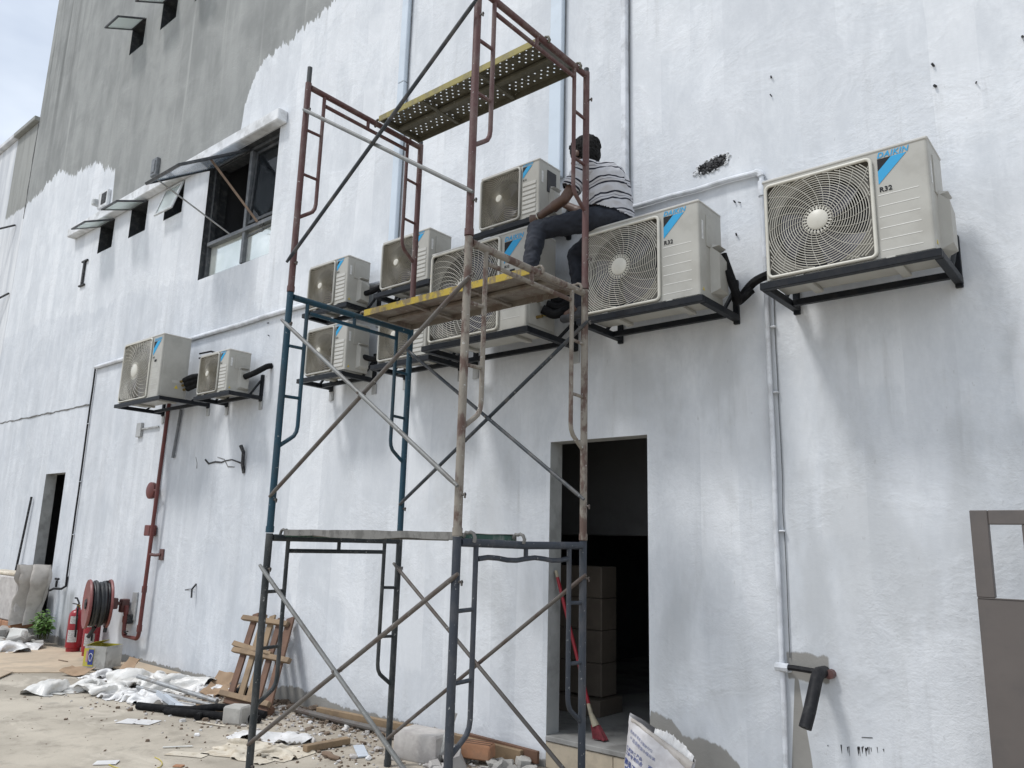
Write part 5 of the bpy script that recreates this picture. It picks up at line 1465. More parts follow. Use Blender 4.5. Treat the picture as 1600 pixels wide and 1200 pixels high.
for i in range(130):
    a = rnd.uniform(-1, 1); b_ = rnd.uniform(-1, 1)
    p = bb + Vector((0.05 + 0.030 * a, 0.005 + 0.018 * b_, -0.105)); q = p + Vector((0.045 + 0.02 * a, 0.015 * b_, -0.095 + 0.01 * rnd.random()))
    q.z = max(q.z, 0.228)
    mb.tube([p, q], 0.004, 4)
mb.build('bristles', M['bristle'], broom)

# ================================================================== yard objects
M['ext_red'] = pmat('extinguisher_red', (0.29, 0.010, 0.018), (0.20, 0.015, 0.018), 0.3, 8, 0.3, 0.03, 40)
M['label_grey'] = pmat('printed_label', (0.50, 0.50, 0.49), (0.24, 0.24, 0.24), 0.8, 70, 0.5, 0.0, 60)
def extinguisher(x, y, z, label, yaw):
    r = empty('fire_extinguisher', (x, y, z)); tag(r, label, 'fire extinguisher', 'red fire extinguishers by the wall')
    R = 0.105
    mb = MB(); mb.lathe([(0.085, 0), (0.090, 0.0), (0.090, 0.045), (R, 0.055), (R, 0.47), (0.098, 0.51), (0.07, 0.545), (0.034, 0.56), (0.03, 0.585)], 28, (x, y, z), (0, 0, 1)); mb.build('cylinder', M['ext_red'], r)
    for z0, z1, w in ((0.13, 0.29, 0.62), (0.375, 0.475, 0.48)):
        vs = []; n = 8
        for i in range(n + 1):
            a = yaw + w * (2 * i / n - 1)
            for zz in (z0, z1): vs.append((x + (R + 0.0015) * math.cos(a), y + (R + 0.0015) * math.sin(a), z + zz))
        mb = MB(); mb.add(vs, [(2 * i, 2 * i + 2, 2 * i + 3, 2 * i + 1) for i in range(n)]); mb.build('label_sheet', M['label_grey'], r)
    mb = MB(); mb.tube([(x, y, z + 0.58), (x, y, z + 0.625)], 0.024, 10); mb.build('valve', M['brass'], r)
    mb = MB(); mb.bar((x, y, z + 0.625), (x - 0.12, y - 0.03, z + 0.635), 0.024, 0.012, 0.003); mb.tube([(x + .01, y, z + 0.64), (x - 0.03, y, z + 0.67), (x - 0.06, y - 0.01, z + 0.71), (x - 0.10, y - 0.02, z + 0.71)], 0.012, 8); mb.build('lever', M['pipe_black'], r)
    mb = MB(); mb.tube([(x + 0.02, y - .02, z + 0.60), (x + 0.10, y - .05, z + 0.57), (x + 0.125, y - .05, z + 0.40), (x + 0.118, y - .04, z + 0.2)], 0.012, 8); mb.build('discharge_hose', M['pipe_black'], r)
    return r
extinguisher(-11.95, -0.16, 0.012, 'left red fire extinguisher standing clear in front of the wall', -0.75)
extinguisher(-11.42, -0.16, 0.012, 'right red fire extinguisher partly hidden behind the hose reel', -0.62)

# plywood sheets
M['ply'] = pmat('dusty_plywood', (0.50, 0.40, 0.29), (0.36, 0.30, 0.23), 0.6, 3, 0.85, 0.2, 60)
def board(poly, z0, th, label, m='ply', cat='plywood'):
    c = [sum(p[i] for p in poly) / len(poly) for i in (0, 1)]
    mb = MB(); mb.prism(poly, th, (0, 0, z0), (1, 0, 0), (0, 1, 0), (0, 0, 1))
    return tag(mb.build_at('plywood_sheet', M[m], (c[0], c[1], z0)), label, cat)
board([(-14.2, -2.1), (-10.6, -1.36), (-10.0, -0.62), (-10.9, -0.02), (-13.3, -0.25)], 0.0, 0.012, 'large dusty plywood sheet under the fire extinguishers')
board([(-13.0, -2.2), (-10.2, -1.62), (-10.55, -1.36), (-13.2, -1.9)], 0.014, 0.012, 'front strip of plywood overlapping the large sheet')
board([(-10.5, -0.52), (-9.25, -0.30), (-9.15, -0.05), (-10.3, -0.02)], 0.03, 0.014, 'small plywood offcut against the wall behind the metal tin')

# tin
M['tin'] = pmat('bare_tinplate', (0.46, 0.455, 0.43), (0.26, 0.25, 0.23), 0.7, 9, 0.45, 0.2, 30, metal=0.35)
M['tin_y'] = pmat('yellow_tin_print', (0.50, 0.44, 0.05), (0.4, 0.36, 0.15), 0.4, 12, 0.4, 0.05, 40)
M['tin_b'] = pmat('blue_tin_print', (0.03, 0.05, 0.24), None, 0, 12, 0.4, 0.05, 40)
M['tin_p'] = pmat('pink_tin_print', (0.42, 0.24, 0.28), None, 0, 12, 0.4, 0.05, 40)
tin = empty('metal_tin', (-10.3, -0.55, 0.02)); tag(tin, 'open rectangular metal tin with yellow and blue print', 'tin')
tr = Matrix.Rotation(math.radians(28), 3, 'Z'); tc = Vector((-10.18, -0.52, 0.03))
def tp(x, y, z): return tc + tr @ Vector((x, y, z))
W_, D_, H_ = 0.30, 0.28, 0.265
def tquad(pts, th, name, m):
    a, b, c, d = [tp(*p) for p in pts]; glass_pane(name, a, b, c, d, th, M[m], tin)
tquad([(-W_ / 2, -D_ / 2, 0), (W_ / 2, -D_ / 2, 0), (W_ / 2, -D_ / 2, H_), (-W_ / 2, -D_ / 2, H_)], -0.004, 'side', 'tin')
tquad([(-W_ / 2, D_ / 2, 0), (-W_ / 2, -D_ / 2 + .005, 0), (-W_ / 2, -D_ / 2 + .005, H_), (-W_ / 2, D_ / 2, H_)], -0.004, 'side', 'tin_y')
tquad([(W_ / 2, -D_ / 2 + .005, 0), (W_ / 2, D_ / 2, 0), (W_ / 2, D_ / 2, H_), (W_ / 2, -D_ / 2 + .005, H_)], 0.004, 'side', 'tin')
tquad([(W_ / 2 - .005, D_ / 2, 0), (-W_ / 2 + .005, D_ / 2, 0), (-W_ / 2 + .005, D_ / 2, H_), (W_ / 2 - .005, D_ / 2, H_)], 0.004, 'side', 'tin_y')
tquad([(-W_ / 2, -D_ / 2, 0), (-W_ / 2, D_ / 2, 0), (W_ / 2, D_ / 2, 0), (W_ / 2, -D_ / 2, 0)], -0.003, 'bottom', 'tin')
tquad([(-W_ / 2, -D_ / 2 - .003, 0.03), (-0.01, -D_ / 2 - .003, 0.03), (-0.01, -D_ / 2 - .003, H_ - .03), (-W_ / 2, -D_ / 2 - .003, H_ - .03)], -0.002, 'print_panel', 'tin_y')
tquad([(-0.085, -D_ / 2 - .006, 0.05), (-0.015, -D_ / 2 - .006, 0.05), (-0.015, -D_ / 2 - .006, H_ - .04), (-0.085, -D_ / 2 - .006, H_ - .04)], -0.002, 'print_panel', 'tin_b')
tquad([(-0.115, -D_ / 2 - .006, 0.08), (-0.09, -D_ / 2 - .006, 0.08), (-0.09, -D_ / 2 - .006, H_ - .06), (-0.115, -D_ / 2 - .006, H_ - .06)], -0.002, 'print_panel', 'tin_p')
mb = MB(); mb.tube([tp(-0.05 + 0.022 * math.cos(a) * (1 + .2 * math.sin(3 * a)), -D_ / 2 - .0085, 0.135 + 0.045 * math.sin(a)) for a in [i * math.pi / 10 for i in range(20)]], 0.004, 5, closed=True); mb.build('emblem', M['sticker'], tin)
tquad([(-W_ / 2, -D_ / 2, H_), (-W_ / 2, D_ / 2, H_), (-0.02, D_ / 2 - .02, H_ + .05), (-0.02, -D_ / 2 + .02, H_ + .05)], 0.003, 'bent_lid', 'tin_y')

# pallet leaning on the wall
M['pal_a'] = pmat('red_brown_timber', (0.145, 0.076, 0.046), (0.09, 0.05, 0.034), 0.6, 6, 0.75, 0.35, 60)
M['pal_b'] = pmat('tan_timber', (0.255, 0.178, 0.105), (0.16, 0.112, 0.07), 0.6, 6, 0.75, 0.35, 60)
M['pal_c'] = pmat('weathered_timber', (0.27, 0.19, 0.115), (0.15, 0.105, 0.07), 0.6, 6, 0.8, 0.35, 60)
pal = empty('wooden_pallet', (-7.1, -0.3, 0.0)); tag(pal, 'broken wooden pallet leaning on the wall behind the scaffold', 'pallet')
PB = Vector((-7.29, -0.55, 0.03)); PU = Vector((-0.42, 0.47, 0.80)).normalized(); PV = Vector((1.0, 0.06, 0.0)); PN = PU.cross(PV)
if PN.y > 0: PN = -PN
def pb(u, v, n): return PB + PV * u + PU * v + PN * n
slats = ((0.03, 'pal_a', 0.06, 1.01, 0.085), (0.175, 'pal_b', 0.06, 1.00, 0.075), (0.315, 'pal_b', 0.07, 1.01, 0.080), (0.455, 'pal_a', 0.05, 1.00, 0.077), (0.61, 'pal_a', 0.02, 1.01, 0.10))
for u_, m_, v0, v1, w_ in slats:
    mb = MB(); mb.bar(pb(u_ + rnd.uniform(-.01, .01), v0, 0), pb(u_ + 0.03, v1, 0), w_, 0.022, 0.002, PN); mb.build('board', M[m_], pal)
for v_2, u0, u1, m_, tw in ((0.08, -0.10, 0.68, 'pal_c', -0.01), (0.55, -0.10, 0.82, 'pal_c', -0.02), (0.62, -0.12, 0.52, 'pal_c', -0.06), (0.93, -0.10, 0.66, 'pal_c', -0.01)):
    mb = MB(); mb.bar(pb(u0, v_2, 0.040), pb(u1, v_2 + tw, 0.040), 0.05, 0.045, 0.003, PN); mb.build('bearer', M[m_], pal)
mb = MB(); mb.bar(pb(-0.02, 0.04, -0.02), pb(0.66, 0.03, -0.02), 0.08, 0.08, 0.003, PN); mb.build('bearer', M['pal_a'], pal)

# lagging pipes, blocks, timber
def black_tube(pts, r_, label):
    mb = MB(); P = [Vector(p) for p in pts]
    mb.tube(P, r_, 12); return tag(mb.build_at('lagging_offcut', M['insul'], P[0]), label, 'pipe')
black_tube([(-7.72, -1.22, 0.035), (-7.45, -1.12, 0.036), (-7.15, -1.00, 0.05), (-6.95, -0.86, 0.085), (-6.78, -0.70, 0.07), (-6.55, -0.60, 0.04)], 0.034, 'long bent black lagging tube on the ground by the pallet')
black_tube([(-7.35, -1.13, 0.03), (-7.1, -1.06, 0.04), (-6.9, -0.95, 0.038), (-6.45, -0.72, 0.036)], 0.034, 'second black lagging tube under the bent one')
black_tube([(-6.98, -0.98, 0.035), (-6.92, -1.06, 0.03)], 0.030, 'short black lagging stub below the bent tube')
black_tube([(-7.55, -0.35, 0.05), (-7.60, -0.16, 0.06)], 0.05, 'stubby black pipe end against the wall left of the pallet')
M['concrete'] = pmat('cast_concrete', (0.42, 0.405, 0.375), (0.28, 0.27, 0.25), 0.5, 9, 0.9, 0.5, 50)
M['concrete_w'] = pmat('pale_concrete', (0.50, 0.475, 0.45), (0.33, 0.30, 0.29), 0.5, 9, 0.9, 0.5, 50)
M['brick'] = pmat('clay_brick', (0.40, 0.205, 0.115), (0.28, 0.17, 0.11), 0.5, 14, 0.9, 0.5, 70)
def block(c, s, rz, m, label, name='concrete_block', cat='block', rx=0.0, ch=0.014):
    rot = Matrix.Rotation(rz, 3, 'Z') @ Matrix.Rotation(rx, 3, 'X')
    mb = MB(); mb.box((0, 0, 0), s, ch, rot)
    vs = [(v[0] + c[0] + rnd.uniform(-.004, .004), v[1] + c[1] + rnd.uniform(-.004, .004), v[2] + c[2] + rnd.uniform(-.004, .004)) for v in mb.v]
    mb.v = vs
    return tag(mb.build_at(name, M[m], (c[0], c[1], c[2] - s[2] / 2)), label, cat)
block((-6.60, -0.86, 0.075), (0.19, 0.16, 0.15), 0.4, 'concrete', 'small grey concrete cube resting by the black lagging tubes')
block((-4.60, -0.48, 0.10), (0.40, 0.26, 0.20), 0.15, 'concrete_w', 'pale concrete block beside the right scaffold post')
bk = block((-4.20, -0.30, 0.10), (0.24, 0.12, 0.11), 0.30, 'brick', 'orange grooved clay brick beside the white plastic pipe', 'brick', 'brick', 0.1)
for k in range(3):
    mb = MB(); rot = Matrix.Rotation(0.30, 3, 'Z') @ Matrix.Rotation(0.1, 3, 'X')
    mb.box(Vector((-4.20, -0.30, 0.10)) + rot @ Vector((0.0, -0.035 + 0.035 * k, 0.0565)), (0.236, 0.010, 0.004), 0.0, rot); g = mb.build('groove', M['pal_a'], bk)
def timber(a, b, w, h, m, label, name='timber_length', cat='timber'):
    mb = MB(); mb.bar(a, b, w, h, 0.004); return tag(mb.build_at(name, M[m], a), label, cat)
timber((-6.28, -0.22, 0.05), (-4.95, -0.115, 0.06), 0.05, 0.10, 'pal_b', 'left tan timber batten along the foot of the wall')
timber((-4.90, -0.10, 0.06), (-3.95, -0.08, 0.05), 0.05, 0.11, 'pal_b', 'right tan timber batten along the foot of the wall')
timber((-4.52, -0.07, 0.09), (-3.82, -0.05, 0.07), 0.03, 0.09, 'pal_a', 'darker timber strip near the door step')
timber((-5.36, -1.02, 0.03), (-5.33, -0.62, 0.03), 0.065, 0.05, 'pal_c', 'short loose timber offcut on the dusty ground')
mb = MB(); mb.tube([(-6.55, -0.28, 0.045), (-6.0, -0.26, 0.04), (-4.2, -0.17, 0.04)], 0.026, 10); tag(mb.build_at('metal_pipe', M['sc_brace'], (-6.55, -0.28, 0.04)), 'grey metal pipe lying along the foot of the wall', 'pipe')
mb = MB(); mb.tube([(-8.55, -0.85, 0.16), (-7.35, -0.62, 0.05)], 0.022, 10); tag(mb.build_at('metal_pipe', M['steel'], (-8.5, -.85, .1)), 'upper galvanised pipe sticking out of the plastic sheeting', 'pipe')
mb = MB(); mb.tube([(-8.35, -0.94, 0.09), (-7.25, -0.70, 0.03)], 0.018, 10); tag(mb.build_at('metal_pipe', M['steel'], (-8.35, -.94, .05)), 'lower galvanised pipe sticking out of the plastic sheeting', 'pipe')
M['pvc'] = pmat('white_pvc', (0.66, 0.65, 0.61), (0.45, 0.43, 0.39), 0.5, 8, 0.45, 0.05, 40)
mb = MB(); mb.tube([(-4.42, -0.50, 0.02), (-4.345, -0.42, 0.36)], 0.024, 12); tag(mb.build_at('plastic_pipe', M['pvc'], (-4.42, -.5, 0)), 'white plastic pipe propped up beside the brick', 'pipe')
M['alu_strip'] = pmat('pale_metal_strip', (0.55, 0.60, 0.66), (0.4, 0.42, 0.45), 0.4, 8, 0.35, 0.05, 40)
mb = MB(); mb.bar((-7.75, -0.98, 0.10), (-7.35, -1.00, 0.045), 0.10, 0.006); mb.bar((-7.76, -1.03, 0.125), (-7.36, -1.05, 0.065), 0.006, 0.05); tag(mb.build_at('metal_channel', M['alu_strip'], (-7.7, -1, 0.04)), 'pale blue metal channel offcut above the black tubes', 'metal strip')
mb = MB(); mb.bar((-5.20, -0.62, 0.012), (-4.92, -0.80, 0.012), 0.085, 0.012, 0.002); tag(mb.build_at('white_strip', M['alu_strip'], (-5.05, -.7, 0)), 'white flat strip lying on the ground inside the scaffold', 'strip')
mb = MB(); mb.tube([(-5.18, -0.98, 0.02), (-5.10, -0.98, 0.025), (-5.05, -1.0, 0.022), (-4.98, -0.98, 0.018)], 0.022, 8, radii=[.018, .024, .02, .016]); tag(mb.build_at('rubber_scrap', M['wood_prop'], (-5.1, -1, 0)), 'dark brown rubber scrap near the white strip', 'scrap')

# ------ crumpled sheets
M['plastic'] = pmat('milky_plastic_sheet', (0.74, 0.725, 0.69), (0.52, 0.49, 0.44), 0.55, 5, 0.32, 0.5, 26, bdist=0.012)
M['plastic2'] = pmat('thin_white_bag', (0.76, 0.75, 0.74), (0.56, 0.54, 0.51), 0.5, 7, 0.35, 0.5, 30, bdist=0.012)
M['paper'] = pmat('dirty_paper', (0.62, 0.56, 0.46), (0.36, 0.29, 0.2), 0.6, 8, 0.85, 0.3, 60)
M['card'] = pmat('brown_cardboard', (0.36, 0.25, 0.16), (0.24, 0.16, 0.10), 0.6, 8, 0.9, 0.2, 60)
M['tarp'] = pmat('grey_tarpaulin', (0.46, 0.43, 0.39), (0.30, 0.275, 0.245), 0.6, 5, 0.8, 0.3, 50)
def cloth_verts(path, width, slack, hgt, seed, n, k, steps=34):
    """a film with more area than the ground it lies on: it buckles into folds and settles under its weight"""
    g = np.random.default_rng(seed)
    P = [np.array(p, float) for p in path]; L = [0.0]
    for a, b in zip(P[:-1], P[1:]): L.append(L[-1] + float(np.linalg.norm((b - a)[:2])))
    tot = L[-1]
    X = np.zeros((n + 1, k + 1, 3))
    wob = [mnoise.noise(Vector((i * 0.21, seed * 1.3, 0))) for i in range(n + 1)]
    for i in range(n + 1):
        s = tot * i / n; j = 0
        while j < len(P) - 2 and s > L[j + 1]: j += 1
        t = (s - L[j]) / (L[j + 1] - L[j]); c = P[j] * (1 - t) + P[j + 1] * t
        d = P[j + 1] - P[j]; d = d / np.linalg.norm(d); sd = np.array([-d[1], d[0], 0.0])
        w = width * (1.0 + 0.9 * wob[i])
        for q in range(k + 1):
            v = q / k * 2 - 1
            X[i, q] = c + sd * v * w + d * 0.25 * width * mnoise.noise(Vector((s * 3, v * 1.5, seed)))
            X[i, q, 2] = 0.03 + P[0][2] * 0 + c[2] + hgt * max(0.0, 0.45 + 1.5 * mnoise.noise(Vector((s * 3.2, v * 1.8, seed + 2)))) * (1 - v * v)
    X[:, :, :] += g.normal(0, 0.004, X.shape)
    rx = tot / n * slack; ry = 2 * width / k * slack
    cons = []
    def add(di, dj, rest, stiff):
        cons.append((di, dj, rest, stiff))
    add(1, 0, rx, 1.0); add(0, 1, ry, 1.0); add(1, 1, math.hypot(rx, ry), 0.6); add(1, -1, math.hypot(rx, ry), 0.6); add(2, 0, 2 * rx, 0.45); add(0, 2, 2 * ry, 0.45); add(4, 0, 4 * rx, 0.16); add(0, 4, 4 * ry, 0.16); add(3, 3, 3 * math.hypot(rx, ry), 0.1); add(3, -3, 3 * math.hypot(rx, ry), 0.1)
    V = np.zeros_like(X); dt = 0.02
    for st in range(steps):
        V[:, :, 2] -= 9.8 * dt * 0.10
        V *= 0.90
        Q = X + V * dt
        for it in range(7):
            acc = np.zeros_like(Q); cnt = np.zeros(Q.shape[:2])
            for di, dj, rest, stiff in cons:
                a = (slice(0, n + 1 - di), slice(max(0, -dj), k + 1 - max(0, dj)))
                b = (slice(di, n + 1), slice(max(0, dj), k + 1 + min(0, dj)))
                D = Q[b] - Q[a]; l = np.sqrt((D * D).sum(2)) + 1e-9
                cor = (D * ((l - rest) / l * 0.5 * stiff)[:, :, None])
                acc[a] += cor; acc[b] -= cor; cnt[a] += 1; cnt[b] += 1
            Q += acc / np.maximum(cnt, 1)[:, :, None] * 1.6
            low = Q[:, :, 2] < 0.006
            Q[:, :, 2] = np.maximum(Q[:, :, 2], 0.006)
            Q[low, 0] = 0.6 * X[low, 0] + 0.4 * Q[low, 0]; Q[low, 1] = 0.6 * X[low, 1] + 0.4 * Q[low, 1]
        V = (Q - X) / dt
        X = Q
    out = []
    for p in X.reshape(-1, 3):
        q = Vector(p); a = mnoise.noise(q * 16); b = mnoise.noise(q * 37 + Vector((5, 1, 2)))
        out.append((p[0], p[1], max(0.005, p[2] * 0.68 + 0.010 * (1 - abs(a) * 3) * min(1, p[2] * 12) + 0.005 * (1 - abs(b) * 3) * min(1, p[2] * 12))))
    return out

def crumple(path, width, hgt, label, m, seed, cat='plastic sheet', name='plastic_sheet', n=70, k=28, slack=1.7, th=0.002):
    """a crushed length of sheet lying along path; folds stand up by about hgt"""
    vs = cloth_verts(path, width, slack, hgt, seed, n, k); fs = []
    for i in range(n):
        for q in range(k): fs.append((i * (k + 1) + q, i * (k + 1) + q + 1, (i + 1) * (k + 1) + q + 1, (i + 1) * (k + 1) + q))
    nb = len(vs); mb = MB()
    mb.add(vs + [(a, b, c - th) for a, b, c in vs], fs + [tuple(x + nb for x in f[::-1]) for f in fs])
    o = mb.build_at(name, M[m], path[0], 55)
    return tag(o, label, cat)
crumple([(-9.05, -1.62, 0.0), (-9.15, -1.36, 0.02), (-8.95, -1.15, 0.02), (-8.45, -1.02, 0.0)], 0.15, 0.30, 'long crumpled white plastic sheet at the edge of the plywood', 'plastic', 3)
crumple([(-8.62, -1.04, 0.0), (-8.3, -1.0, 0.01), (-8.0, -1.0, 0.0)], 0.16, 0.20, 'low crumpled white plastic in front of the galvanised pipes', 'plastic2', 5)
crumple([(-9.20, -0.78, 0.0), (-8.85, -0.58, 0.07), (-8.5, -0.45, 0.05), (-8.25, -0.38, 0.0)], 0.22, 0.30, 'largest billowing white plastic heap near the wall', 'plastic', 11)
crumple([(-9.80, -0.82, 0.0), (-9.6, -0.72, 0.05), (-9.4, -0.66, 0.0)], 0.10, 0.13, 'crushed white plastic bag in front of the metal tin', 'plastic2', 17, n=50, k=24)
crumple([(-8.25, -0.36, 0.01), (-7.95, -0.28, 0.03), (-7.75, -0.24, 0.0)], 0.16, 0.12, 'torn white wrapping near the wall behind the plastic heap', 'plastic2', 23)
crumple([(-7.95, -0.98, 0.0), (-7.75, -0.92, 0.01), (-7.6, -0.88, 0.0)], 0.10, 0.07, 'small white film scrap beside the metal channel', 'plastic2', 29, n=26, k=12)
crumple([(-13.4, -1.10, 0.02), (-12.9, -0.92, 0.05), (-12.4, -0.62, 0.01)], 0.26, 0.16, 'white printed sack sheet lying beside the rubble at left', 'plastic2', 31, name='sack_sheet', cat='sack')
crumple([(-6.12, -1.05, 0.0), (-5.95, -0.95, 0.0), (-5.72, -0.86, 0.0)], 0.10, 0.07, 'clear plastic scrap beside the left scaffold post', 'plastic2', 37, n=26, k=12)
crumple([(-5.95, -1.32, 0.0), (-5.62, -1.20, 0.0), (-5.28, -1.12, 0.0)], 0.17, 0.06, 'yellowed torn paper sheets inside the scaffold', 'paper', 41, 'paper', 'torn_paper', slack=1.25)
crumple([(-5.85, -1.48, 0.0), (-5.6, -1.42, 0.0), (-5.35, -1.36, 0.0)], 0.09, 0.05, 'lower strip of torn paper near the left post foot', 'paper', 43, 'paper', 'torn_paper', n=28, k=12, slack=1.25)
crumple([(-6.02, -1.74, 0.0), (-5.92, -1.68, 0.0), (-5.8, -1.62, 0.0)], 0.05, 0.05, 'small crumpled paper scrap alone on the open ground', 'paper', 47, 'paper', 'torn_paper', n=20, k=10, slack=1.25)
crumple([(-7.28, -1.50, 0.0), (-7.20, -1.44, 0.0), (-7.12, -1.40, 0.0)], 0.055, 0.06, 'clear plastic cup scrap in front of the black tubes', 'plastic2', 53, 'plastic scrap', 'plastic_scrap', n=16, k=8)
def card(c, s, rz, rx, label, seed):
    g = random.Random(seed); vs = []; fs = []; n = 8
    rot = Matrix.Rotation(rz, 3, 'Z') @ Matrix.Rotation(rx, 3, 'X')
    for i in range(n + 1):
        for j in range(n + 1):
            u_, v_ = (i / n - .5) * s[0], (j / n - .5) * s[1]
            z = 0.05 * mnoise.noise(Vector((u_ * 7, v_ * 7, seed))) + 0.3 * abs(u_) * abs(u_) / s[0]
            vs.append(Vector(c) + rot @ Vector((u_, v_, z)))
    for i in range(n):
        for j in range(n): fs.append((i * (n + 1) + j, i * (n + 1) + j + 1, (i + 1) * (n + 1) + j + 1, (i + 1) * (n + 1) + j))
    zmin = min(v.z for v in vs)
    vs = [v + Vector((0, 0, max(0, 0.004 - zmin))) for v in vs]
    nb = len(vs); mb = MB(); mb.add(vs + [v + Vector((0, 0, 0.004)) for v in vs], fs + [tuple(x + nb for x in f[::-1]) for f in fs])
    return tag(mb.build_at('cardboard_scrap', M['card'], c), label, 'cardboard')
card((-9.95, -0.88, 0.05), (0.36, 0.18), 0.4, 0.4, 'brown cardboard scrap left of the crushed plastic bag', 1)
card((-9.50, -0.50, 0.10), (0.22, 0.24), 0.2, 0.9, 'folded brown cardboard flap right of the metal tin', 2)
card((-7.82, -0.32, 0.05), (0.34, 0.22), 0.5, 0.25, 'torn brown cardboard left of the stubby black pipe', 3)
card((-8.05, -0.14, 0.10), (0.30, 0.18), 0.1, 1.0, 'brown cardboard standing against the wall behind the plastic', 4)
timber((-7.30, -0.75, 0.02), (-6.75, -0.62, 0.025), 0.12, 0.018, 'pal_b', 'thin tan plank under the foot of the pallet')
timber((-7.50, -0.70, 0.018), (-7.15, -0.86, 0.016), 0.10, 0.016, 'pal_c', 'short weathered plank left of the pallet foot')

# ------ printed cement bag by the door
M['bag'] = pmat('woven_white_sack', (0.60, 0.58, 0.58), (0.45, 0.42, 0.41), 0.5, 8, 0.55, 0.3, 160)
M['bag_in'] = pmat('beige_sack_lining', (0.50, 0.46, 0.42), (0.40, 0.36, 0.32), 0.5, 8, 0.7, 0.3, 100)
M['bag_print'] = pmat('blue_sack_print', (0.045, 0.07, 0.24), (0.20, 0.22, 0.35), 0.5, 40, 0.6, 0.1, 80)
bag = empty('cement_bag', (-2.66, -0.38, 0.0)); tag(bag, 'white printed cement bag with torn open top beside the doorway', 'cement bag')
BW, BH = 0.50, 0.54
def bag_top(u): return 0.545 - 0.05 * max(0, u) - 0.155 * (u ** 1.15 if u > 0 else 0)     # u 0..1 left to right
def bag_pt(u, v, side):
    """u 0..1 across, v 0..1 up, side -1 front / +1 back"""
    h = bag_top(u) if side < 0 else bag_top(u) + 0.015
    z = v * h
    bulge = math.sin(math.pi * min(1, max(0, u))) ** 0.6 * (0.11 * (1 - v) ** 0.5 * (0.35 + v) + 0.018 + 0.05 * (1 - v))
    x = -2.905 + BW * u + 0.035 * v * (1 - u)
    wr = 0.010 * mnoise.noise(Vector((u * 7, v * 7, 3 + side))) + 0.006 * (1 - 2 * abs(mnoise.noise(Vector((u * 13 + v * 6, v * 12, 8 + side)))))
    y = -0.37 + side * bulge + wr * (1 if side < 0 else -1) * -1 + 0.06 * v
    return Vector((x, y, max(z, 0.004)))
for side, m in ((-1, 'bag'), (1, 'bag')):
    n = 26; vs = [bag_pt(i / n, j / n, side) for i in range(n + 1) for j in range(n + 1)]
    fs = [(i * (n + 1) + j, i * (n + 1) + j + 1, (i + 1) * (n + 1) + j + 1, (i + 1) * (n + 1) + j) for i in range(n) for j in range(n)]
    mb = MB(); mb.add(vs, fs); o = mb.build('front_face' if side < 0 else 'back_face', M[m], bag, 60)
# rolled, torn mouth
n = 40; vs = []; fs = []
for i in range(n + 1):
    u_ = 0.06 + 0.94 * i / n; p = bag_pt(u_, 1.0, -1); nz = mnoise.noise(Vector((u_ * 9, 1, 4)))
    prof = ((0.0, 0.0), (-0.020, 0.004), (-0.034, -0.012 - .01 * nz), (-0.030, -0.036 - 0.015 * nz))
    for dy, dz in prof: vs.append(p + Vector((0, dy * (0.5 + u_), dz * (.4 + u_))))
for i in range(n):
    for k in range(3): fs.append((i * 4 + k, i * 4 + k + 1, (i + 1) * 4 + k + 1, (i + 1) * 4 + k))
mb = MB(); mb.add(vs, fs); mb.build('rolled_mouth', M['bag_in'], bag, 60)
vs = []; fs = []; n = 30
for i in range(n + 1):
    u_ = 0.40 + 0.56 * i / n; p = bag_pt(u_, 1.0, -1); tz = 0.02 + 0.035 * abs(mnoise.noise(Vector((u_ * 22, 2, 1)))) + 0.02 * math.sin(math.pi * i / n)
    vs += [p + Vector((0, 0.004, -0.02)), p + Vector((0.004, 0.014, tz * 0.5)), p + Vector((rnd.uniform(-.006, .006), 0.03, tz))]
for i in range(n):
    for k in range(2): fs.append((i * 3 + k, i * 3 + k + 1, (i + 1) * 3 + k + 1, (i + 1) * 3 + k))
mb = MB(); mb.add(vs, fs); mb.build('torn_liner', M['plastic2'], bag, 60)
def bag_text(s, u0, v0, width, tilt, off=0.02):
    v, f = text_mesh(s, 1.0, 0.0, off)
    if not v: return
    a = min(p[0] for p in v); b = max(p[0] for p in v); sc = width / (b - a)
    pts = []
    for p in v:
        x = (p[0] - a) * sc; y = p[1] * sc
        u_ = u0 + (x - y * tilt * 0) / BW; vv = v0 + y / BH - x / BW * tilt
        q = bag_pt(u_, vv, -1); pts.append(q + Vector((0, -0.004, 0)))
    mb = MB(); mb.add(pts, f); mb.build('print_line', M['bag_print'], bag)
bag_text('使用前请充分搅拌均匀', 0.08, 0.86, 0.20, 0.10, 0.0)
bag_text('产品说明请仔细阅读', 0.10, 0.79, 0.22, 0.10, 0.0)
bag_text('优质环保产品', 0.05, 0.665, 0.15, 0.04)
bag_text('工程专用粘合', 0.05, 0.61, 0.16, 0.04)
bag_text('高品工艺名品瓷砖', 0.04, 0.505, 0.33, 0.05, 0.03)
bag_text('强力型', 0.46, 0.60, 0.12, 0.06)
bag_text('内外墙通用', 0.06, 0.40, 0.30, 0.05, 0.02)
# lumps right of the bag
block((-2.22, -0.30, 0.15), (0.16, 0.18, 0.30), 0.4, 'broom_cream', 'broken beige lump right of the cement bag', 'broken_lump', 'rubble', 0.15, 0.04)
block((-2.03, -0.24, 0.13), (0.14, 0.10, 0.26), -0.3, 'concrete_w', 'pale broken slab piece at the foot of the water pipe', 'broken_slab', 'rubble', 0.3, 0.02)

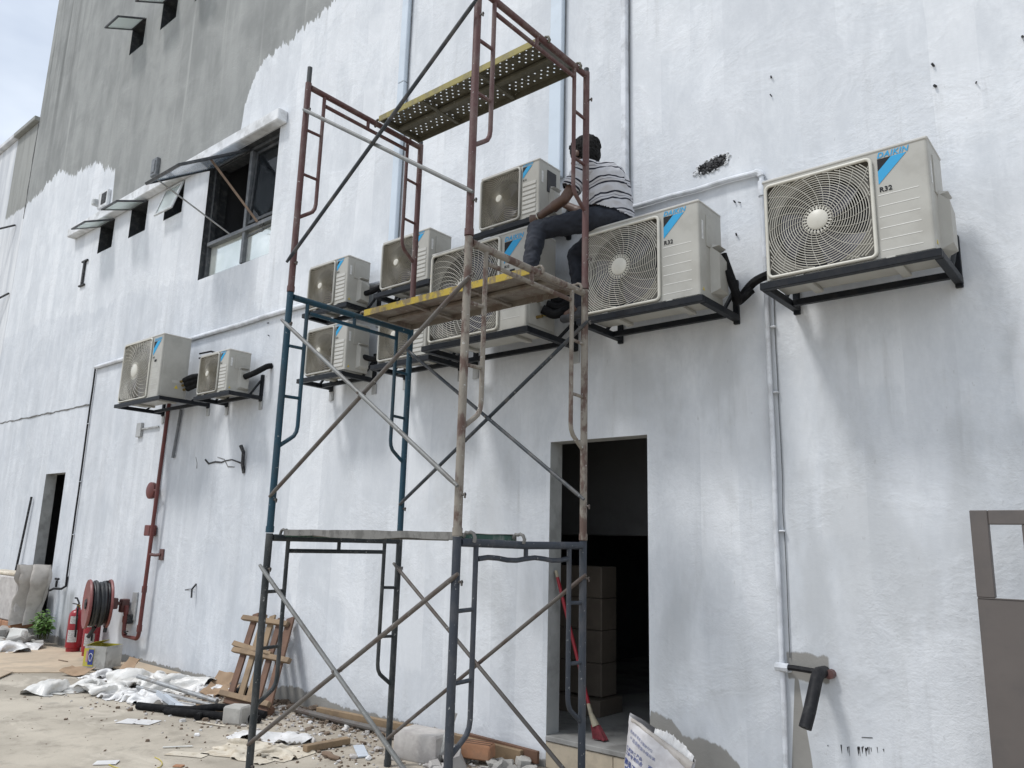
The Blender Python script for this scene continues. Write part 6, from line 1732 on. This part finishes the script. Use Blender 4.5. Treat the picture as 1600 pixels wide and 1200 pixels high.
# ------ far left: blockwork tank, tarpaulin, plant, rubble
wallb = empty('blockwork_stub', (-14.15, -0.32, 0)); tag(wallb, 'low grey blockwork stub at the left edge of the yard', 'blockwork')
mb = MB(); mb.box((-14.15, -0.32, 0.63), (1.56, 0.36, 0.64), 0.02); mb.build('rendered_face', M['concrete_w'], wallb)
mb = MB(); mb.box((-14.25, -0.34, 0.98), (1.2, 0.26, 0.06), 0.02); mb.build('coping', M['paper'], wallb)
for k in range(4):
    mb = MB(); mb.box((-14.72 + 0.385 * k, -0.34, 0.255), (0.365, 0.34, 0.10), 0.01); mb.build('brick', M['brick'], wallb)
mb = MB(); mb.box((-14.15, -0.34, 0.10), (1.54, 0.34, 0.20), 0.01); mb.build('footing', M['concrete'], wallb)
# tarpaulin draped over its corner
def drape(c0, label):
    n, k = 26, 30; vs = []; fs = []
    for i in range(n + 1):
        u_ = i / n
        for j in range(k + 1):
            v = j / k; z = 1.14 - 0.86 * v
            fold = 0.11 * math.sin(u_ * 15 + 2.2 * v + 1.5 * mnoise.noise(Vector((u_ * 3, v * 2.5, 2)))) + 0.05 * mnoise.noise(Vector((u_ * 6, v * 6, 7)))
            x = c0[0] + 0.20 * u_ * (0.7 + 0.5 * math.sin(v * 3.0)) + 0.05 * math.sin(v * 7); y = c0[1] - 0.20 + 0.36 * u_ + fold * 0.7
            vs.append((x, y, z + 0.04 * mnoise.noise(Vector((u_ * 4, v * 4, 1)))))
    for i in range(n):
        for j in range(k): fs.append((i * (k + 1) + j, i * (k + 1) + j + 1, (i + 1) * (k + 1) + j + 1, (i + 1) * (k + 1) + j))
    nb = len(vs); mb = MB(); mb.add(vs + [(a + .004, b + .004, c) for a, b, c in vs], fs + [tuple(x + nb for x in f[::-1]) for f in fs])
    return tag(mb.build_at('tarpaulin', M['tarp'], (c0[0], c0[1], 0.3), 60), label, 'tarpaulin')
drape((-13.40, -0.33), 'grey tarpaulin hanging beside the far doorway')
mb = MB(); mb.tube([(-14.85, -0.06, 0.9), (-14.68, -0.04, 2.2)], 0.018, 6); rd = mb.build_at('iron_rod', M['wall_dark'], (-14.85, -.06, .9)); tag(rd, 'thin dark iron rod leaning on the wall left of far doorway', 'rod')
block((-13.85, -1.15, 0.06), (0.75, 0.32, 0.12), 0.25, 'concrete_w', 'flat white block on the rubble at far left', 'flat_block')
block((-12.75, -0.62, 0.14), (0.30, 0.10, 0.28), 0.35, 'pvc', 'cream plastic container lying beside the rubble', 'plastic_container', 'container', -0.3, 0.03)
block((-13.35, -0.75, 0.12), (0.34, 0.26, 0.22), 0.1, 'concrete', 'grey broken block in the rubble below the far step', 'broken_block')
M['soil'] = pmat('brown_rubble_soil', (0.20, 0.15, 0.11), (0.12, 0.09, 0.07), 0.6, 6, 0.95, 0.6, 40)
# rubble heap: many small lumps
def rubble(name, n, area, zf, size, m, label, seed):
    g = random.Random(seed); mb = MB()
    for i in range(n):
        x, y = area(g); s = size * g.uniform(0.35, 1.3) * (1.0 if g.random() > .1 else 2.0)
        rot = Matrix.Rotation(g.uniform(0, 6.3), 3, 'Z') @ Matrix.Rotation(g.uniform(-.6, .6), 3, 'X')
        z = zf(x, y) + s * 0.22
        b = MB(); b.box((x, y, z), (s, s * g.uniform(.5, 1), s * g.uniform(.3, .8)), s * 0.14, rot)
        b.v = [(a + g.uniform(-.12, .12) * s, bb_ + g.uniform(-.12, .12) * s, c + g.uniform(-.08, .08) * s) for a, bb_, c in b.v]
        mb.add(b.v, b.f)
    return tag(mb.build(name, M[m]), label, 'rubble', kind='stuff')
rubble('rubble', 110, lambda g: (g.uniform(-14.6, -12.5), g.uniform(-1.0, -0.30)), lambda x, y: max(0, 0.14 * (1 - abs(x + 13.6) / 1.2)), 0.12, 'concrete', 'grey broken rubble below the far doorway', 61)
rubble('soil_clods', 140, lambda g: (g.uniform(-14.7, -12.6), g.uniform(-1.1, -0.30)), lambda x, y: max(0, 0.08 * (1 - abs(x + 13.7) / 1.2)), 0.09, 'soil', 'brown soil clods below the far doorway', 62)
rubble('plaster_chips', 900, lambda g: (g.uniform(-9.0, -3.9), -0.03 - abs(g.gauss(0, 0.55))), lambda x, y: 0.0, 0.022, 'concrete_w', 'pale plaster chips scattered along the foot of the wall', 63)
rubble('dirt_crumbs', 1100, lambda g: (g.uniform(-9.5, -3.9), -0.03 - abs(g.gauss(0, 0.7))), lambda x, y: 0.0, 0.018, 'soil', 'dark dirt crumbs scattered along the foot of the wall', 64)
rubble('open_ground_bits', 150, lambda g: (g.uniform(-12, -4), g.uniform(-3.2, -0.9)), lambda x, y: 0.0, 0.009, 'soil', 'sparse dark bits on the open concrete', 65)
rubble('paper_bits', 170, lambda g: (g.uniform(-9.2, -4.2), -0.05 - abs(g.gauss(0, 0.6))), lambda x, y: -0.004, 0.026, 'plastic2', 'white paper and plaster flakes scattered near the wall', 68)
rubble('dust_lumps', 500, lambda g: (g.uniform(-8.0, -3.9), -0.03 - abs(g.gauss(0, 0.22))), lambda x, y: 0.0, 0.035, 'soil', 'brown soil lumps banked against the wall', 69)
rubble('mortar_lumps', 60, lambda g: (g.uniform(-4.9, -4.3), g.uniform(-0.62, -0.2)), lambda x, y: 0.0, 0.075, 'concrete_w', 'pale mortar lumps around the concrete block', 66)
rubble('door_rubble', 50, lambda g: (g.uniform(-4.1, -3.7), g.uniform(-0.5, -0.1)), lambda x, y: 0.0, 0.06, 'concrete', 'grey rubble between the brick and the door step', 67)
# strewn scraps that can be told apart
for k, (x, y, L, a, m, lab) in enumerate(((-6.22, -1.72, 0.22, 0.9, 'pvc', 'thin white stick lying on the open ground'), (-5.42, -1.75, 0.12, -0.6, 'paper', 'pale splinter near the left scaffold foot'),
                                        (-11.2, -0.62, 0.22, 0.1, 'wood_prop', 'dark twig lying on the plywood sheet'), (-9.05, -1.52, 0.20, 0.45, 'pvc', 'white plastic strip in front of the long plastic sheet'),
                                        (-6.85, -1.10, 0.34, 0.25, 'paper', 'pale wooden sliver under the concrete cube'))):
    mb = MB(); mb.bar((x, y, 0.018 if k == 2 else 0.008), (x + L * math.cos(a), y + L * math.sin(a), 0.020 if k == 2 else 0.012), 0.018 if k != 3 else 0.07, 0.008, 0.002)
    tag(mb.build_at('ground_scrap', M[m], (x, y, 0.0)), lab, 'scrap')
mb = MB(); mb.bar((-6.14, -2.26, 0.006), (-6.04, -2.14, 0.008), 0.10, 0.006, 0.001); tag(mb.build_at('paper_sheet', M['plastic2'], (-6.1, -2.2, 0)), 'white paper sheet at the bottom edge of the open ground', 'paper')
M['cord_y'] = pmat('yellow_cord', (0.50, 0.40, 0.05), None, 0, 10, 0.6, 0.0, 40)
mb = MB(); mb.tube([(-6.0 + 0.30 * math.sin(i * 0.28), -2.05 + 0.16 * math.cos(i * 0.28), 0.006) for i in range(13)], 0.0032, 6); tag(mb.build_at('yellow_cord', M['cord_y'], (-6.0, -2.1, 0)), 'yellow cord loop at the bottom edge beside the paper sheet', 'cord')
mb = MB(); mb.bar((-5.69, -1.90, 0.006), (-5.63, -1.86, 0.006), 0.05, 0.010, 0.004); tag(mb.build_at('brick_fragment', M['brick'], (-5.7, -1.9, 0)), 'flat brick fragment at the bottom edge near the left post', 'brick')

# plant at the far step
M['leaf'] = pmat('bright_green_leaf', (0.11, 0.21, 0.045), (0.06, 0.12, 0.03), 0.6, 14, 0.5, 0.1, 60, var=0.3)
M['stem'] = pmat('green_brown_stem', (0.07, 0.08, 0.03), None, 0, 10, 0.8, 0.2, 60)
plant = empty('leafy_plant', (-13.05, -0.30, 0.0)); tag(plant, 'leafy green weed growing at the corner of the far step', 'plant')
g = random.Random(5); leaves = MB(); stems = MB()
for s_ in range(17):
    a = g.uniform(0, 6.28); rr_ = g.uniform(0.05, 0.22); h = g.uniform(0.12, 0.36)
    base = Vector((-12.86 + g.uniform(-.08, .08), -0.24 + g.uniform(-.05, .05), 0.10)); top = base + Vector((math.cos(a) * rr_, math.sin(a) * rr_ * 0.7, h))
    stems.tube([base, base.lerp(top, .5) + Vector((0, 0, 0.04)), top], 0.006, 5)
    for k in range(13):
        q = 0.3 + 0.72 * k / 12; c = base.lerp(top, q) + Vector((0, 0, 0.03)); la = a + k * 2.4 + g.uniform(-.4, .4); ll = g.uniform(0.07, 0.13)
        d = Vector((math.cos(la), math.sin(la), g.uniform(-.15, .55))).normalized(); sd = d.cross(Vector((0, 0, 1))).normalized() * ll * 0.20; dn = Vector((0, 0, -0.018))
        leaves.add([c, c + d * ll * .35 + sd, c + d * ll * .75 + sd * .7 + dn, c + d * ll + dn * 2, c + d * ll * .75 - sd * .7 + dn, c + d * ll * .35 - sd, c + d * ll * .5 + Vector((0, 0, 0.008))],
                   [(0, 1, 6), (1, 2, 6), (2, 3, 6), (3, 4, 6), (4, 5, 6), (5, 0, 6)])
leaves.build('foliage', M['leaf'], plant, 80); stems.build('stems', M['stem'], plant)
